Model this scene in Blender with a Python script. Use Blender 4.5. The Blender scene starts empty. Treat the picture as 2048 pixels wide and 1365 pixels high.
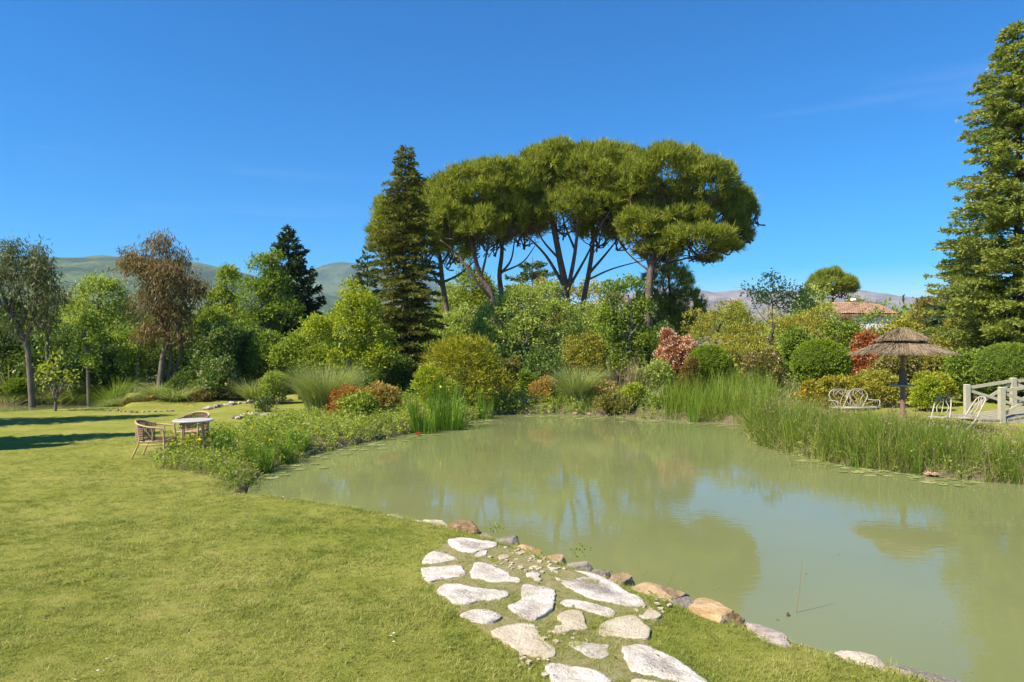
import bpy, math, random
import numpy as np
rng = np.random.default_rng(7)
random.seed(7)
S = bpy.context.scene
COL = S.collection
PI = math.pi

# ------------------------------------------------------------------ camera
CAMZ = 2.4; F = 1400.0; HY = 695.0; CX = 1024.0
cd = bpy.data.cameras.new('camera'); cam = bpy.data.objects.new('camera', cd); COL.objects.link(cam)
cd.sensor_width = 36.0; cd.lens = 36.0 * F / 2048.0
cd.clip_start = 0.05; cd.clip_end = 30000
cam.location = (0, 0, CAMZ)
cam.rotation_euler = (math.radians(90) + math.atan((HY - 682.5) / F), 0, 0)
S.camera = cam

# ------------------------------------------------------------------ sky and sun
SUN_EL = 47.0; SUN_AZ_X, SUN_AZ_Y = -0.87, -0.50          # the sun stands left of and a little behind the camera
W = bpy.data.worlds.new('World'); S.world = W; W.use_nodes = True
nt = W.node_tree; nt.nodes.clear()
out = nt.nodes.new('ShaderNodeOutputWorld'); bg = nt.nodes.new('ShaderNodeBackground')
sky = nt.nodes.new('ShaderNodeTexSky'); sky.sky_type = 'NISHITA'; sky.sun_disc = False
sky.sun_elevation = math.radians(SUN_EL)
sky.sun_rotation = math.atan2(SUN_AZ_X, SUN_AZ_Y)
sky.altitude = 300; sky.air_density = 1.0; sky.dust_density = 0.3; sky.ozone_density = 3.5
hs = nt.nodes.new('ShaderNodeHueSaturation'); hs.inputs['Hue'].default_value = 0.505; hs.inputs['Saturation'].default_value = 2.1; hs.inputs['Value'].default_value = 1.22
nt.links.new(sky.outputs[0], hs.inputs['Color'])
# thin cirrus streaks
tc = nt.nodes.new('ShaderNodeTexCoord'); mp = nt.nodes.new('ShaderNodeMapping')
mp.inputs['Rotation'].default_value = (0.05, 0.12, 0.3); mp.inputs['Scale'].default_value = (1.2, 1.2, 14.0)
nz = nt.nodes.new('ShaderNodeTexNoise'); nz.inputs['Scale'].default_value = 1.6; nz.inputs['Detail'].default_value = 5; nz.inputs['Roughness'].default_value = 0.5
cr = nt.nodes.new('ShaderNodeMapRange'); cr.inputs['From Min'].default_value = 0.62; cr.inputs['From Max'].default_value = 0.95
cr.inputs['To Min'].default_value = 0; cr.inputs['To Max'].default_value = 0.16
mx = nt.nodes.new('ShaderNodeMixRGB'); mx.inputs[2].default_value = (6.5, 7.2, 8.6, 1)
nt.links.new(tc.outputs['Generated'], mp.inputs[0]); nt.links.new(mp.outputs[0], nz.inputs[0]); nt.links.new(nz.outputs[0], cr.inputs[0])
nt.links.new(cr.outputs[0], mx.inputs[0]); nt.links.new(hs.outputs[0], mx.inputs[1])
nt.links.new(mx.outputs[0], bg.inputs[0]); bg.inputs[1].default_value = 0.076
nt.links.new(bg.outputs[0], out.inputs[0])
sl = bpy.data.lights.new('sun', 'SUN'); sl.energy = 5.0; sl.angle = math.radians(0.53); sl.color = (1.0, 0.91, 0.76)
so = bpy.data.objects.new('sun', sl); COL.objects.link(so)
el = math.radians(SUN_EL); n = math.hypot(SUN_AZ_X, SUN_AZ_Y)
sunv = np.array([SUN_AZ_X / n * math.cos(el), SUN_AZ_Y / n * math.cos(el), math.sin(el)])
import mathutils
so.rotation_euler = mathutils.Vector((-sunv).tolist()).to_track_quat('-Z', 'Y').to_euler()
so.location = (-20, -10, 30)
vs = S.view_settings; vs.view_transform = 'Standard'; vs.look = 'None'; vs.exposure = 0.98; vs.gamma = 1; vs.use_curve_mapping = False

# ------------------------------------------------------------------ helpers: objects
def tag(o, label=None, cat=None, group=None, kind=None):
    if label: o['label'] = label
    if cat: o['category'] = cat
    if group: o['group'] = group
    if kind: o['kind'] = kind
    return o
def empty(name, loc=(0, 0, 0)):
    o = bpy.data.objects.new(name, None); COL.objects.link(o); o.location = loc; o.empty_display_size = 0.2; return o
def link(name, me, parent=None, loc=None):
    o = bpy.data.objects.new(name, me); COL.objects.link(o)
    if parent is not None:
        o.parent = parent
        o.matrix_parent_inverse = mathutils.Matrix.Identity(4)
    if loc is not None: o.location = loc
    return o
def mesh(name, V, polys, mat, attrs=None, smooth=False):
    """V (n,3); polys: list of arrays of shape (m,k)"""
    V = np.asarray(V, dtype=np.float32)
    me = bpy.data.meshes.new(name)
    polys = [np.asarray(p, dtype=np.int32) for p in polys if len(p)]
    nl = sum(p.size for p in polys); npn = sum(len(p) for p in polys)
    me.vertices.add(len(V)); me.vertices.foreach_set('co', V.ravel())
    me.loops.add(nl); me.polygons.add(npn)
    me.loops.foreach_set('vertex_index', np.concatenate([p.ravel() for p in polys]))
    tot = np.concatenate([np.full(len(p), p.shape[1], dtype=np.int32) for p in polys])
    st = np.concatenate([[0], np.cumsum(tot)[:-1]]).astype(np.int32)
    me.polygons.foreach_set('loop_start', st)
    me.polygons.foreach_set('use_smooth', np.full(npn, bool(smooth)))
    for k, a in (attrs or {}).items():
        at = me.attributes.new(k, 'FLOAT', 'POINT'); at.data.foreach_set('value', np.asarray(a, dtype=np.float32))
    if mat: me.materials.append(mat)
    me.update(calc_edges=True)
    return me
class MB:
    """collects pieces of one mesh"""
    def __init__(s): s.V = []; s.Q = []; s.T = []; s.N = []; s.n = 0; s.R = []
    def add(s, V, Q=None, T=None, rnd=None):
        V = np.asarray(V, float)
        if Q is not None and len(Q): s.Q.append(np.asarray(Q) + s.n)
        if T is not None and len(T): s.T.append(np.asarray(T) + s.n)
        s.V.append(V); s.R.append(np.full(len(V), .5) if rnd is None else rnd); s.n += len(V)
    def build(s, name, mat, parent=None, smooth=False, loc=None):
        polys = []
        if s.Q: polys.append(np.concatenate(s.Q))
        if s.T: polys.append(np.concatenate(s.T))
        V = np.concatenate(s.V)
        if loc is not None and parent is None: V = V - np.array(loc)
        elif parent is not None: V = V - np.array(parent.location)
        me = mesh(name, V, polys, mat, {'rnd': np.concatenate(s.R)}, smooth)
        return link(name, me, parent, loc if parent is None else None)
def smoothpath(P, n=6):
    P = np.asarray(P, float)
    if len(P) < 3: return P
    E = np.vstack([2 * P[0] - P[1], P, 2 * P[-1] - P[-2]]); o = []
    for i in range(1, len(E) - 2):
        for t in np.linspace(0, 1, n, endpoint=False):
            a, b, c, d = E[i - 1], E[i], E[i + 1], E[i + 2]
            o.append(.5 * ((2 * b) + (-a + c) * t + (2 * a - 5 * b + 4 * c - d) * t * t + (-a + 3 * b - 3 * c + d) * t ** 3))
    o.append(P[-1]); return np.array(o)
def tube(mb, P, r, sides=8, closed=False, cap=True):
    P = np.asarray(P, float); m = len(P); r = np.broadcast_to(np.asarray(r, float), (m,)) if np.ndim(r) == 0 or len(np.atleast_1d(r)) == m else np.interp(np.linspace(0, 1, m), np.linspace(0, 1, len(r)), r)
    T = np.gradient(P, axis=0)
    if closed: T = np.roll(P, -1, 0) - np.roll(P, 1, 0)
    T /= np.linalg.norm(T, axis=1)[:, None] + 1e-9
    ref = np.array([0, 0, 1.]) if abs(T[:, 2]).mean() < .8 else np.array([1., 0, 0])
    A = np.cross(T, ref); A /= np.linalg.norm(A, axis=1)[:, None] + 1e-9
    B = np.cross(T, A)
    th = np.linspace(0, 2 * PI, sides, endpoint=False)
    V = P[:, None] + r[:, None, None] * (A[:, None] * np.cos(th)[None, :, None] + B[:, None] * np.sin(th)[None, :, None])
    V = V.reshape(-1, 3)
    i = np.arange(m if closed else m - 1)[:, None]; j = np.arange(sides)[None]
    i2 = (i + 1) % m; j2 = (j + 1) % sides
    Q = np.stack([i * sides + j, i * sides + j2, i2 * sides + j2, i2 * sides + j], -1).reshape(-1, 4)
    T3 = None
    if cap and not closed:
        V = np.vstack([V, P[0], P[-1]]); a = m * sides; jj = np.arange(sides); k2 = (jj + 1) % sides
        T3 = np.vstack([np.stack([np.full(sides, a), k2, jj], -1), np.stack([np.full(sides, a + 1), (m - 1) * sides + jj, (m - 1) * sides + k2], -1)])
    mb.add(V, Q, T3)
def box(mb, c, d, rot=0.0, tilt=None):
    x, y, z = np.array(d) / 2.
    V = np.array([[-x, -y, -z], [x, -y, -z], [x, y, -z], [-x, y, -z], [-x, -y, z], [x, -y, z], [x, y, z], [-x, y, z]])
    if tilt is not None: V = V @ np.array(mathutils.Euler(tilt).to_matrix()).T
    if rot: V = V @ np.array(mathutils.Euler((0, 0, rot)).to_matrix()).T
    mb.add(V + np.array(c), [[0, 3, 2, 1], [4, 5, 6, 7], [0, 1, 5, 4], [1, 2, 6, 5], [2, 3, 7, 6], [3, 0, 4, 7]])
def beam(mb, a, b, w, h):
    """rectangular bar from a to b; w across, h in height"""
    a = np.array(a, float); b = np.array(b, float); t = b - a; t /= np.linalg.norm(t)
    s = np.cross(t, [0, 0, 1.]); 
    if np.linalg.norm(s) < .05: s = np.array([1., 0, 0])
    s /= np.linalg.norm(s); u = np.cross(s, t)
    V = [p + s * i * w / 2 + u * j * h / 2 for p in (a, b) for (i, j) in ((-1, -1), (1, -1), (1, 1), (-1, 1))]
    mb.add(V, [[0, 1, 2, 3], [7, 6, 5, 4], [0, 4, 5, 1], [1, 5, 6, 2], [2, 6, 7, 3], [3, 7, 4, 0]])
def lathe(mb, prof, c, n=24):
    prof = np.array(prof, float); th = np.linspace(0, 2 * PI, n, endpoint=False)
    V = np.stack([prof[:, None, 0] * np.cos(th), prof[:, None, 0] * np.sin(th), np.repeat(prof[:, 1:2], n, 1)], -1).reshape(-1, 3) + np.array(c)
    i = np.arange(len(prof) - 1)[:, None]; j = np.arange(n)[None]; j2 = (j + 1) % n
    mb.add(V, np.stack([i * n + j, i * n + j2, (i + 1) * n + j2, (i + 1) * n + j], -1).reshape(-1, 4))
def vnoise(P, seed=0, sc=1.0):
    """smooth value noise by summed sines, -1..1"""
    r = np.random.default_rng(seed); P = np.asarray(P, float) * sc; o = 0
    for k in range(5):
        d = r.normal(size=P.shape[-1]); d /= np.linalg.norm(d); d *= (1.0 + .75 * k)
        d2 = r.normal(size=P.shape[-1]) * .7
        o = o + np.sin(P @ d + r.uniform(0, 6) + 1.3 * np.sin(P @ d2 + r.uniform(0, 6))) / (1 + .5 * k)
    return o / 2.6

# ------------------------------------------------------------------ helpers: photo measurement -> world
def W0(px, py, z=0.0):
    Y = F * (CAMZ - z) / (py - HY); return np.array([(px - CX) * Y / F, Y])
def AT(px, py, Y): return np.array([(px - CX) * Y / F, Y, CAMZ - (py - HY) * Y / F])

# ------------------------------------------------------------------ ground shape
near = [(475, 990), (520, 990), (560, 993), (620, 1001), (700, 1012), (790, 1028), (900, 1050), (1000, 1078), (1100, 1112), (1200, 1148), (1300, 1178), (1380, 1205), (1450, 1232), (1520, 1255), (1580, 1280), (1650, 1296), (1750, 1320), (1850, 1345), (1960, 1380), (2048, 1410)]
left = [(1505, 849), (1400, 842), (1330, 838), (1250, 834), (1180, 829), (1100, 827), (1020, 829), (960, 832), (925, 846), (905, 856), (860, 858), (800, 869), (740, 882), (680, 894), (620, 906), (560, 926), (515, 948), (485, 968)]
right = [(2048, 967), (1980, 962), (1900, 955), (1800, 944), (1700, 930), (1620, 915), (1545, 896), (1508, 878), (1500, 862)]
POND = [W0(x, y, .12) for x, y in near] + [np.array(p) for p in ((9., 3.6), (16, 3), (22, 6), (22, 11), (15, 11.6))] + [W0(x, y) for x, y in right] + [W0(x, y) for x, y in left]
POND = np.array(POND)
STREAM = np.array([W0(x, y, .2) for x, y in ((-500, 840), (-200, 834), (0, 829), (130, 823), (235, 820))] + [W0(x, y) for x, y in ((240, 814), (150, 808), (60, 808), (-60, 810), (-300, 815), (-520, 820))])
def sdist(P, poly):
    P = np.asarray(P, float); d = np.full(len(P), 1e9); ins = np.zeros(len(P), bool)
    for i in range(len(poly)):
        a = poly[i]; b = poly[(i + 1) % len(poly)]; e = b - a; w = P - a
        t = np.clip((w @ e) / (e @ e), 0, 1); q = w - t[:, None] * e; d = np.minimum(d, (q * q).sum(1))
        c1 = (a[1] <= P[:, 1]) & (b[1] > P[:, 1]) & (e[0] * w[:, 1] - e[1] * w[:, 0] > 0)
        c2 = (a[1] > P[:, 1]) & (b[1] <= P[:, 1]) & (e[0] * w[:, 1] - e[1] * w[:, 0] < 0)
        ins ^= (c1 | c2)
    d = np.sqrt(d); return np.where(ins, -d, d)
def ss(a, b, x): t = np.clip((x - a) / (b - a), 0, 1); return t * t * (3 - 2 * t)
def ground(P):
    P = np.asarray(P, float)
    if P.ndim == 1: return float(ground(P[None])[0])
    sd = np.full(len(P), 50.0)
    nearm = (np.hypot(P[:, 0], P[:, 1]) < 60)
    if nearm.any(): sd[nearm] = np.minimum(sdist(P[nearm], POND), sdist(P[nearm], STREAM))
    r = np.hypot(P[:, 0], P[:, 1])
    base = .22 + .78 * ss(21, 50, r) - .02 * 0
    bump = .018 * vnoise(P, 3, 1.1) + .03 * vnoise(P, 4, .35)
    z = .10 + (base - .10 + bump) * ss(0, .45, sd)
    z = np.where(sd < 0, .10 - .7 * ss(0, .5, -sd), z)
    # terrace behind the right-hand reeds
    ter = ss(1.0, 2.2, sd) * ss(6.0, 7.5, P[:, 0]) * ss(13.5, 15, P[:, 1]) * (1 - ss(21, 26, r)) * (P[:, 1] > 8)
    z += .1 * ter
    return z

def PP(l, z=0.05): return [W0(x, y, z) for x, y in l]
nb = PP([(300, 948), (345, 905), (420, 890), (480, 880), (560, 868), (610, 880), (608, 905), (560, 926), (515, 948), (484, 972), (470, 985), (420, 968), (350, 952)], .12)
lb_ = PP([(480, 862), (560, 845), (700, 832), (800, 818), (870, 815), (905, 856), (860, 860), (800, 870), (740, 883), (680, 896), (620, 907), (560, 900), (500, 885)], .12)

# ------------------------------------------------------------------ materials
def newmat(name):
    m = bpy.data.materials.new(name); m.use_nodes = True; t = m.node_tree; b = t.nodes['Principled BSDF']; return m, t, b
def ramp(t, fac, cols):
    r = t.nodes.new('ShaderNodeValToRGB'); e = r.color_ramp.elements
    while len(e) < len(cols): e.new(.5)
    for i, c in enumerate(cols):
        e[i].position = i / (len(cols) - 1) if len(c) < 4 else c[3]; e[i].color = (*c[:3], 1)
    t.links.new(fac, r.inputs[0]); return r.outputs[0]
def noise(t, scale, detail=4, rough=.55, coord='Object', vec=None):
    n_ = t.nodes.new('ShaderNodeTexNoise'); n_.inputs['Scale'].default_value = scale; n_.inputs['Detail'].default_value = detail; n_.inputs['Roughness'].default_value = rough
    if vec is None:
        if coord == 'World': g = t.nodes.new('ShaderNodeNewGeometry'); vec = g.outputs['Position']
        else: c = t.nodes.new('ShaderNodeTexCoord'); vec = c.outputs[coord]
    t.links.new(vec, n_.inputs['Vector']); return n_.outputs[0]
def mathn(t, op, a, b):
    m = t.nodes.new('ShaderNodeMath'); m.operation = op
    for i, v in enumerate((a, b)):
        if isinstance(v, (int, float)): m.inputs[i].default_value = v
        else: t.links.new(v, m.inputs[i])
    return m.outputs[0]
def mixc(t, f, a, b, mode='MIX'):
    m = t.nodes.new('ShaderNodeMixRGB'); m.blend_type = mode
    for i, v in enumerate((f, a, b)):
        if isinstance(v, (int, float)): m.inputs[i].default_value = v
        elif isinstance(v, tuple): m.inputs[i].default_value = (*v, 1)
        else: t.links.new(v, m.inputs[i])
    return m.outputs[0]
def bump(t, b, h, s, d=.02):
    n_ = t.nodes.new('ShaderNodeBump'); n_.inputs['Strength'].default_value = s; n_.inputs['Distance'].default_value = d
    t.links.new(h, n_.inputs['Height']); t.links.new(n_.outputs[0], b.inputs['Normal'])
LM = {}
def leafmat(name, cols, trans=.35, rough=.45, patch=.5):
    m, t, b = newmat(name); cols = [tuple(min(.8, v * BR.get(name, 1) * w) for v, w in zip(c, (1.03, 1.0, .9))) for c in cols]
    at = t.nodes.new('ShaderNodeAttribute'); at.attribute_name = 'rnd'
    f = mathn(t, 'ADD', mathn(t, 'MULTIPLY', at.outputs['Fac'], .75), mathn(t, 'MULTIPLY', mathn(t, 'SUBTRACT', noise(t, 1.3, 3, .5, 'World'), .38), patch))
    c = ramp(t, f, cols)
    t.links.new(c, b.inputs['Base Color']); b.inputs['Roughness'].default_value = rough; b.inputs['Specular IOR Level'].default_value = .18
    tr = t.nodes.new('ShaderNodeBsdfTranslucent'); g = t.nodes.new('ShaderNodeMixShader'); g.inputs[0].default_value = trans
    cc = mixc(t, 1.0, c, (1.25, 1.25, .6), 'MULTIPLY'); t.links.new(cc, tr.inputs[0])
    t.links.new(b.outputs[0], g.inputs[1]); t.links.new(tr.outputs[0], g.inputs[2])
    t.links.new(g.outputs[0], t.nodes['Material Output'].inputs[0]); LM[name] = m; return m
G = 1.12
def pal(*c): return [tuple(v * G for v in k) for k in c]
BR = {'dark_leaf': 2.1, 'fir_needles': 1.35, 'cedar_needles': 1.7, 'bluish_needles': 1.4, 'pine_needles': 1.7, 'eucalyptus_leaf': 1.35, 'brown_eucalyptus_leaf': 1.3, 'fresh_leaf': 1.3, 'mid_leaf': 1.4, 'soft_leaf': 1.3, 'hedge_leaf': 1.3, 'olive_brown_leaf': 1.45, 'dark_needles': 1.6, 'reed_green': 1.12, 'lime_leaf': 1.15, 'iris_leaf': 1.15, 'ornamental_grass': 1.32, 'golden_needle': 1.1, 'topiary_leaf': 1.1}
leafmat('pine_needles', pal((.04, .068, .010), (.135, .155, .020), (.31, .31, .06)), .4, .6)
leafmat('fir_needles', pal((.035, .050, .012), (.10, .108, .020), (.23, .22, .045)), .25, .5)
leafmat('cedar_needles', pal((.045, .072, .016), (.13, .155, .030), (.28, .275, .06)), .3, .5)
leafmat('bluish_needles', pal((.030, .055, .028), (.06, .09, .035), (.13, .15, .05)), .25, .5)
leafmat('dark_needles', pal((.012, .022, .010), (.028, .045, .016), (.06, .08, .025)), .2, .5)
leafmat('eucalyptus_leaf', pal((.045, .060, .022), (.10, .115, .045), (.22, .22, .12)), .3, .4)
leafmat('brown_eucalyptus_leaf', pal((.06, .055, .022), (.15, .115, .05), (.30, .19, .11)), .3, .4)
leafmat('fresh_leaf', pal((.08, .12, .018), (.18, .235, .032), (.32, .36, .07)), .42, .45)
leafmat('lime_leaf', pal((.14, .19, .015), (.27, .32, .03), (.45, .47, .08)), .42, .45)
leafmat('mid_leaf', pal((.055, .095, .012), (.135, .19, .025), (.27, .32, .065)), .35, .4)
leafmat('soft_leaf', pal((.11, .15, .035), (.23, .285, .065), (.37, .42, .13)), .38, .45)
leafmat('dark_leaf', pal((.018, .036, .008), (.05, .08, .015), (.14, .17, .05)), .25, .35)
leafmat('hedge_leaf', pal((.095, .10, .014), (.235, .23, .036), (.41, .37, .085)), .3, .35)
leafmat('olive_brown_leaf', pal((.055, .06, .014), (.13, .125, .03), (.26, .21, .07)), .3, .4)
leafmat('topiary_leaf', pal((.08, .13, .010), (.18, .25, .02), (.30, .38, .04)), .3, .4)
leafmat('golden_needle', pal((.10, .125, .012), (.26, .265, .025), (.47, .40, .045)), .3, .5)
leafmat('yellow_leaf', pal((.13, .15, .015), (.29, .26, .03), (.46, .37, .05)), .3, .5)
leafmat('red_leaf', pal((.11, .12, .03), (.33, .09, .035), (.52, .17, .08)), .3, .35)
leafmat('pink_blossom', pal((.42, .20, .14), (.60, .42, .32), (.72, .60, .48)), .3, .6)
leafmat('cream_blossom', pal((.30, .28, .16), (.50, .46, .32), (.68, .64, .5)), .25, .6)
leafmat('orange_leaf', pal((.16, .12, .03), (.42, .17, .05), (.55, .30, .10)), .3, .5)
leafmat('peach_leaf', pal((.17, .18, .04), (.40, .28, .08), (.58, .40, .14)), .3, .5)
leafmat('brown_leaf', pal((.08, .06, .015), (.17, .12, .03), (.27, .18, .06)), .2, .5)
leafmat('ornamental_grass', pal((.10, .14, .04), (.21, .255, .09), (.40, .41, .20)), .35, .45)
leafmat('reed_green', pal((.06, .115, .010), (.135, .205, .02), (.27, .31, .06)), .38, .4)
leafmat('reed_pale', pal((.16, .19, .04), (.28, .28, .09), (.42, .36, .17)), .35, .5)
leafmat('iris_leaf', pal((.05, .12, .012), (.11, .205, .02), (.22, .31, .05)), .38, .35)
leafmat('dry_stem', pal((.14, .10, .06), (.27, .20, .12), (.42, .34, .23)), .15, .7)
leafmat('pad_green', pal((.10, .14, .035), (.20, .25, .08), (.34, .36, .18)), .1, .25)
leafmat('yellow_petal', pal((.7, .45, .01), (.8, .55, .02), (.85, .62, .04)), .2, .5)
leafmat('orange_petal', pal((.75, .28, .02), (.8, .35, .03), (.85, .42, .05)), .2, .5)
leafmat('pink_petal', pal((.68, .36, .40), (.72, .52, .52), (.75, .66, .64)), .25, .4)
leafmat('red_petal', pal((.45, .01, .03), (.6, .02, .05), (.75, .06, .09)), .2, .4)
leafmat('white_petal', pal((.7, .7, .66), (.8, .8, .76), (.85, .85, .82)), .2, .5)
leafmat('thatch', pal((.12, .09, .06), (.22, .17, .12), (.34, .275, .20)), .1, .8)

def bark(name, c1, c2, sc=9):
    m, t, b = newmat(name); v = t.nodes.new('ShaderNodeTexCoord'); mpn = t.nodes.new('ShaderNodeMapping'); mpn.inputs['Scale'].default_value = (1, 1, .3)
    t.links.new(v.outputs['Object'], mpn.inputs[0]); nn = noise(t, sc, 6, .7, vec=mpn.outputs[0])
    t.links.new(ramp(t, nn, [(*c1, .3), (*c2, .7)]), b.inputs['Base Color']); b.inputs['Roughness'].default_value = .9
    bump(t, b, nn, .8, .06); return m
M_pinebark = bark('pine_bark', (.055, .035, .025), (.21, .145, .11))
M_darkbark = bark('dark_bark', (.03, .022, .015), (.11, .08, .055))
M_palebark = bark('pale_bark', (.13, .10, .08), (.38, .32, .26), 5)
M_greybark = bark('grey_bark', (.07, .055, .04), (.22, .18, .14), 7)

def lawn_color(t):
    """one colour field shared by turf sheet and blades: patches of fresh, dry and dark grass"""
    a = noise(t, .55, 4, .6, 'World'); b2 = noise(t, 3.2, 4, .6, 'World'); c = noise(t, 14, 3, .6, 'World')
    f = mathn(t, 'ADD', mathn(t, 'MULTIPLY', a, .45), mathn(t, 'ADD', mathn(t, 'MULTIPLY', b2, .35), mathn(t, 'MULTIPLY', c, .2)))
    return f
def make_lawn_mats():
    m, t, b = newmat('turf'); f = lawn_color(t)
    c = ramp(t, f, [(.15, .18, .024, .34), (.235, .25, .042, .46), (.31, .30, .07, .57), (.38, .31, .12, .69)])
    fine = noise(t, 160, 3, .7, 'World')
    c = mixc(t, .6, c, ramp(t, fine, [(.45, .48, .4, .34), (1.4, 1.4, 1.25, .66)]), 'MULTIPLY')
    # bare soil and pale silt where the sheet dips to the water
    g = t.nodes.new('ShaderNodeNewGeometry'); sx = t.nodes.new('ShaderNodeSeparateXYZ'); t.links.new(g.outputs['Position'], sx.inputs[0])
    mr = t.nodes.new('ShaderNodeMapRange'); mr.inputs['From Min'].default_value = .17; mr.inputs['From Max'].default_value = .09; t.links.new(mathn(t, 'ADD', sx.outputs[2], mathn(t, 'MULTIPLY', mathn(t, 'SUBTRACT', noise(t, 7, 4, .6, 'World'), .5), .12)), mr.inputs[0])
    c = mixc(t, mr.outputs[0], c, (.16, .115, .06))
    # soil of the planting beds from attribute
    at = t.nodes.new('ShaderNodeAttribute'); at.attribute_name = 'soil'
    soil = ramp(t, noise(t, 9, 5, .65, 'World'), [(.10, .085, .045, .3), (.20, .165, .095, .7)])
    c = mixc(t, at.outputs['Fac'], c, soil)
    t.links.new(c, b.inputs['Base Color']); b.inputs['Roughness'].default_value = .95; b.inputs['Specular IOR Level'].default_value = .1
    bump(t, b, noise(t, 60, 5, .75, 'World'), .9, .03)
    m2, t, b = newmat('grass_blade'); f = lawn_color(t)
    at = t.nodes.new('ShaderNodeAttribute'); at.attribute_name = 'rnd'
    f = mathn(t, 'ADD', mathn(t, 'MULTIPLY', f, .8), mathn(t, 'MULTIPLY', at.outputs['Fac'], .22))
    c = ramp(t, f, [(.15, .205, .024, .37), (.28, .31, .05, .48), (.42, .41, .10, .58), (.54, .45, .19, .70)])
    t.links.new(c, b.inputs['Base Color']); b.inputs['Roughness'].default_value = .5; b.inputs['Specular IOR Level'].default_value = .3
    tr = t.nodes.new('ShaderNodeBsdfTranslucent'); g = t.nodes.new('ShaderNodeMixShader'); g.inputs[0].default_value = .35
    t.links.new(c, tr.inputs[0]); t.links.new(b.outputs[0], g.inputs[1]); t.links.new(tr.outputs[0], g.inputs[2]); t.links.new(g.outputs[0], t.nodes['Material Output'].inputs[0])
    return m, m2
M_turf, M_blade = make_lawn_mats()

def make_water():
    m, t, b = newmat('murky_water')
    c = ramp(t, noise(t, .35, 3, .5, 'World'), [(.165, .182, .070, .3), (.192, .207, .082, .7)])
    t.links.new(c, b.inputs['Base Color']); b.inputs['Roughness'].default_value = .0; b.inputs['IOR'].default_value = 1.33; b.inputs['Specular IOR Level'].default_value = .5
    g = t.nodes.new('ShaderNodeNewGeometry'); mpn = t.nodes.new('ShaderNodeMapping'); mpn.inputs['Scale'].default_value = (1.0, 1.9, 1); mpn.inputs['Rotation'].default_value = (0, 0, .25)
    t.links.new(g.outputs['Position'], mpn.inputs[0])
    n1 = noise(t, 5.0, 3, .5, vec=mpn.outputs[0]); n2 = noise(t, .5, 2, .5, vec=mpn.outputs[0])
    msk = t.nodes.new('ShaderNodeMapRange'); msk.inputs['From Min'].default_value = .42; msk.inputs['From Max'].default_value = .62; msk.inputs['To Min'].default_value = .35; msk.inputs['To Max'].default_value = 1.0; t.links.new(n2, msk.inputs[0])
    h = mathn(t, 'MULTIPLY', n1, msk.outputs[0]); bump(t, b, h, .05, .035); return m
M_water = make_water()
def stonemat(name, base, light, dark, lich=.5, sc=6):
    m, t, b = newmat(name); n1 = noise(t, sc, 6, .65, 'World'); n2 = noise(t, 2.1, 3, .5, 'World'); n3 = noise(t, 45, 4, .7, 'World')
    c = ramp(t, n1, [(*base, .35), (*light, .62)])
    d = t.nodes.new('ShaderNodeMapRange'); d.inputs['From Min'].default_value = .60 - .12 * lich; d.inputs['From Max'].default_value = .70 - .1 * lich
    t.links.new(mathn(t, 'ADD', mathn(t, 'MULTIPLY', n2, .65), mathn(t, 'MULTIPLY', n3, .35)), d.inputs[0])
    c = mixc(t, mathn(t, 'MULTIPLY', d.outputs[0], .8), c, dark)
    at = t.nodes.new('ShaderNodeAttribute'); at.attribute_name = 'stain'; d2 = t.nodes.new('ShaderNodeMapRange'); d2.inputs['From Min'].default_value = .62; d2.inputs['From Max'].default_value = .86
    t.links.new(mathn(t, 'ADD', mathn(t, 'MULTIPLY', at.outputs['Fac'], .45), mathn(t, 'ADD', mathn(t, 'MULTIPLY', n3, .35), mathn(t, 'MULTIPLY', noise(t, 11, 5, .7, 'World'), .35))), d2.inputs[0])
    c = mixc(t, mathn(t, 'MULTIPLY', d2.outputs[0], .85), c, dark)
    t.links.new(c, b.inputs['Base Color']); b.inputs['Roughness'].default_value = .9; b.inputs['Specular IOR Level'].default_value = .2
    bump(t, b, mathn(t, 'ADD', n1, mathn(t, 'MULTIPLY', n3, .6)), 1.0, .035); return m
M_pave = stonemat('white_limestone', (.46, .395, .31), (.70, .635, .55), (.15, .125, .105), .40)
M_pavecream = stonemat('cream_limestone', (.47, .38, .25), (.60, .52, .39), (.26, .21, .15), .2, 3)
M_grey = stonemat('grey_rock', (.19, .16, .125), (.36, .31, .25), (.08, .07, .06), .5)
M_tan = stonemat('tan_rock', (.28, .19, .10), (.46, .33, .19), (.15, .11, .075), .25)
M_orange = stonemat('ochre_rock', (.38, .22, .08), (.56, .40, .22), (.22, .16, .10), .25)
M_rust = stonemat('rusty_rock', (.15, .085, .04), (.38, .25, .13), (.06, .045, .03), .7, 14)
M_cream = stonemat('cream_rock', (.40, .32, .23), (.62, .54, .43), (.22, .18, .13), .2)
M_pink = stonemat('pinkish_grey_rock', (.26, .20, .16), (.44, .37, .32), (.12, .10, .09), .4)
def plain(name, col, rough=.6, var=.25, sc=12, metal=0):
    m, t, b = newmat(name); n_ = noise(t, sc, 5, .65)
    t.links.new(ramp(t, n_, [tuple(v * (1 - var) for v in col) + (.3,), tuple(min(1, v * (1 + var)) for v in col) + (.7,)]), b.inputs['Base Color'])
    b.inputs['Roughness'].default_value = rough; b.inputs['Metallic'].default_value = metal; bump(t, b, n_, .25, .01); return m
M_rattan = plain('rattan_cane', (.46, .31, .15), .5, .3, 25)
M_weave = plain('rattan_weave', (.27, .155, .10), .7, .45, 60)
M_tabletop = plain('table_top', (.50, .47, .41), .35, .08)
M_metal = plain('painted_iron', (.42, .37, .29), .6, .2, 20)
M_sage = plain('sage_painted_wood', (.40, .37, .26), .7, .15, 8)
M_deck = plain('weathered_deck', (.27, .25, .17), .8, .25, 14)
M_pole = plain('red_brown_pole', (.20, .11, .075), .55, .3, 15)
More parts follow.
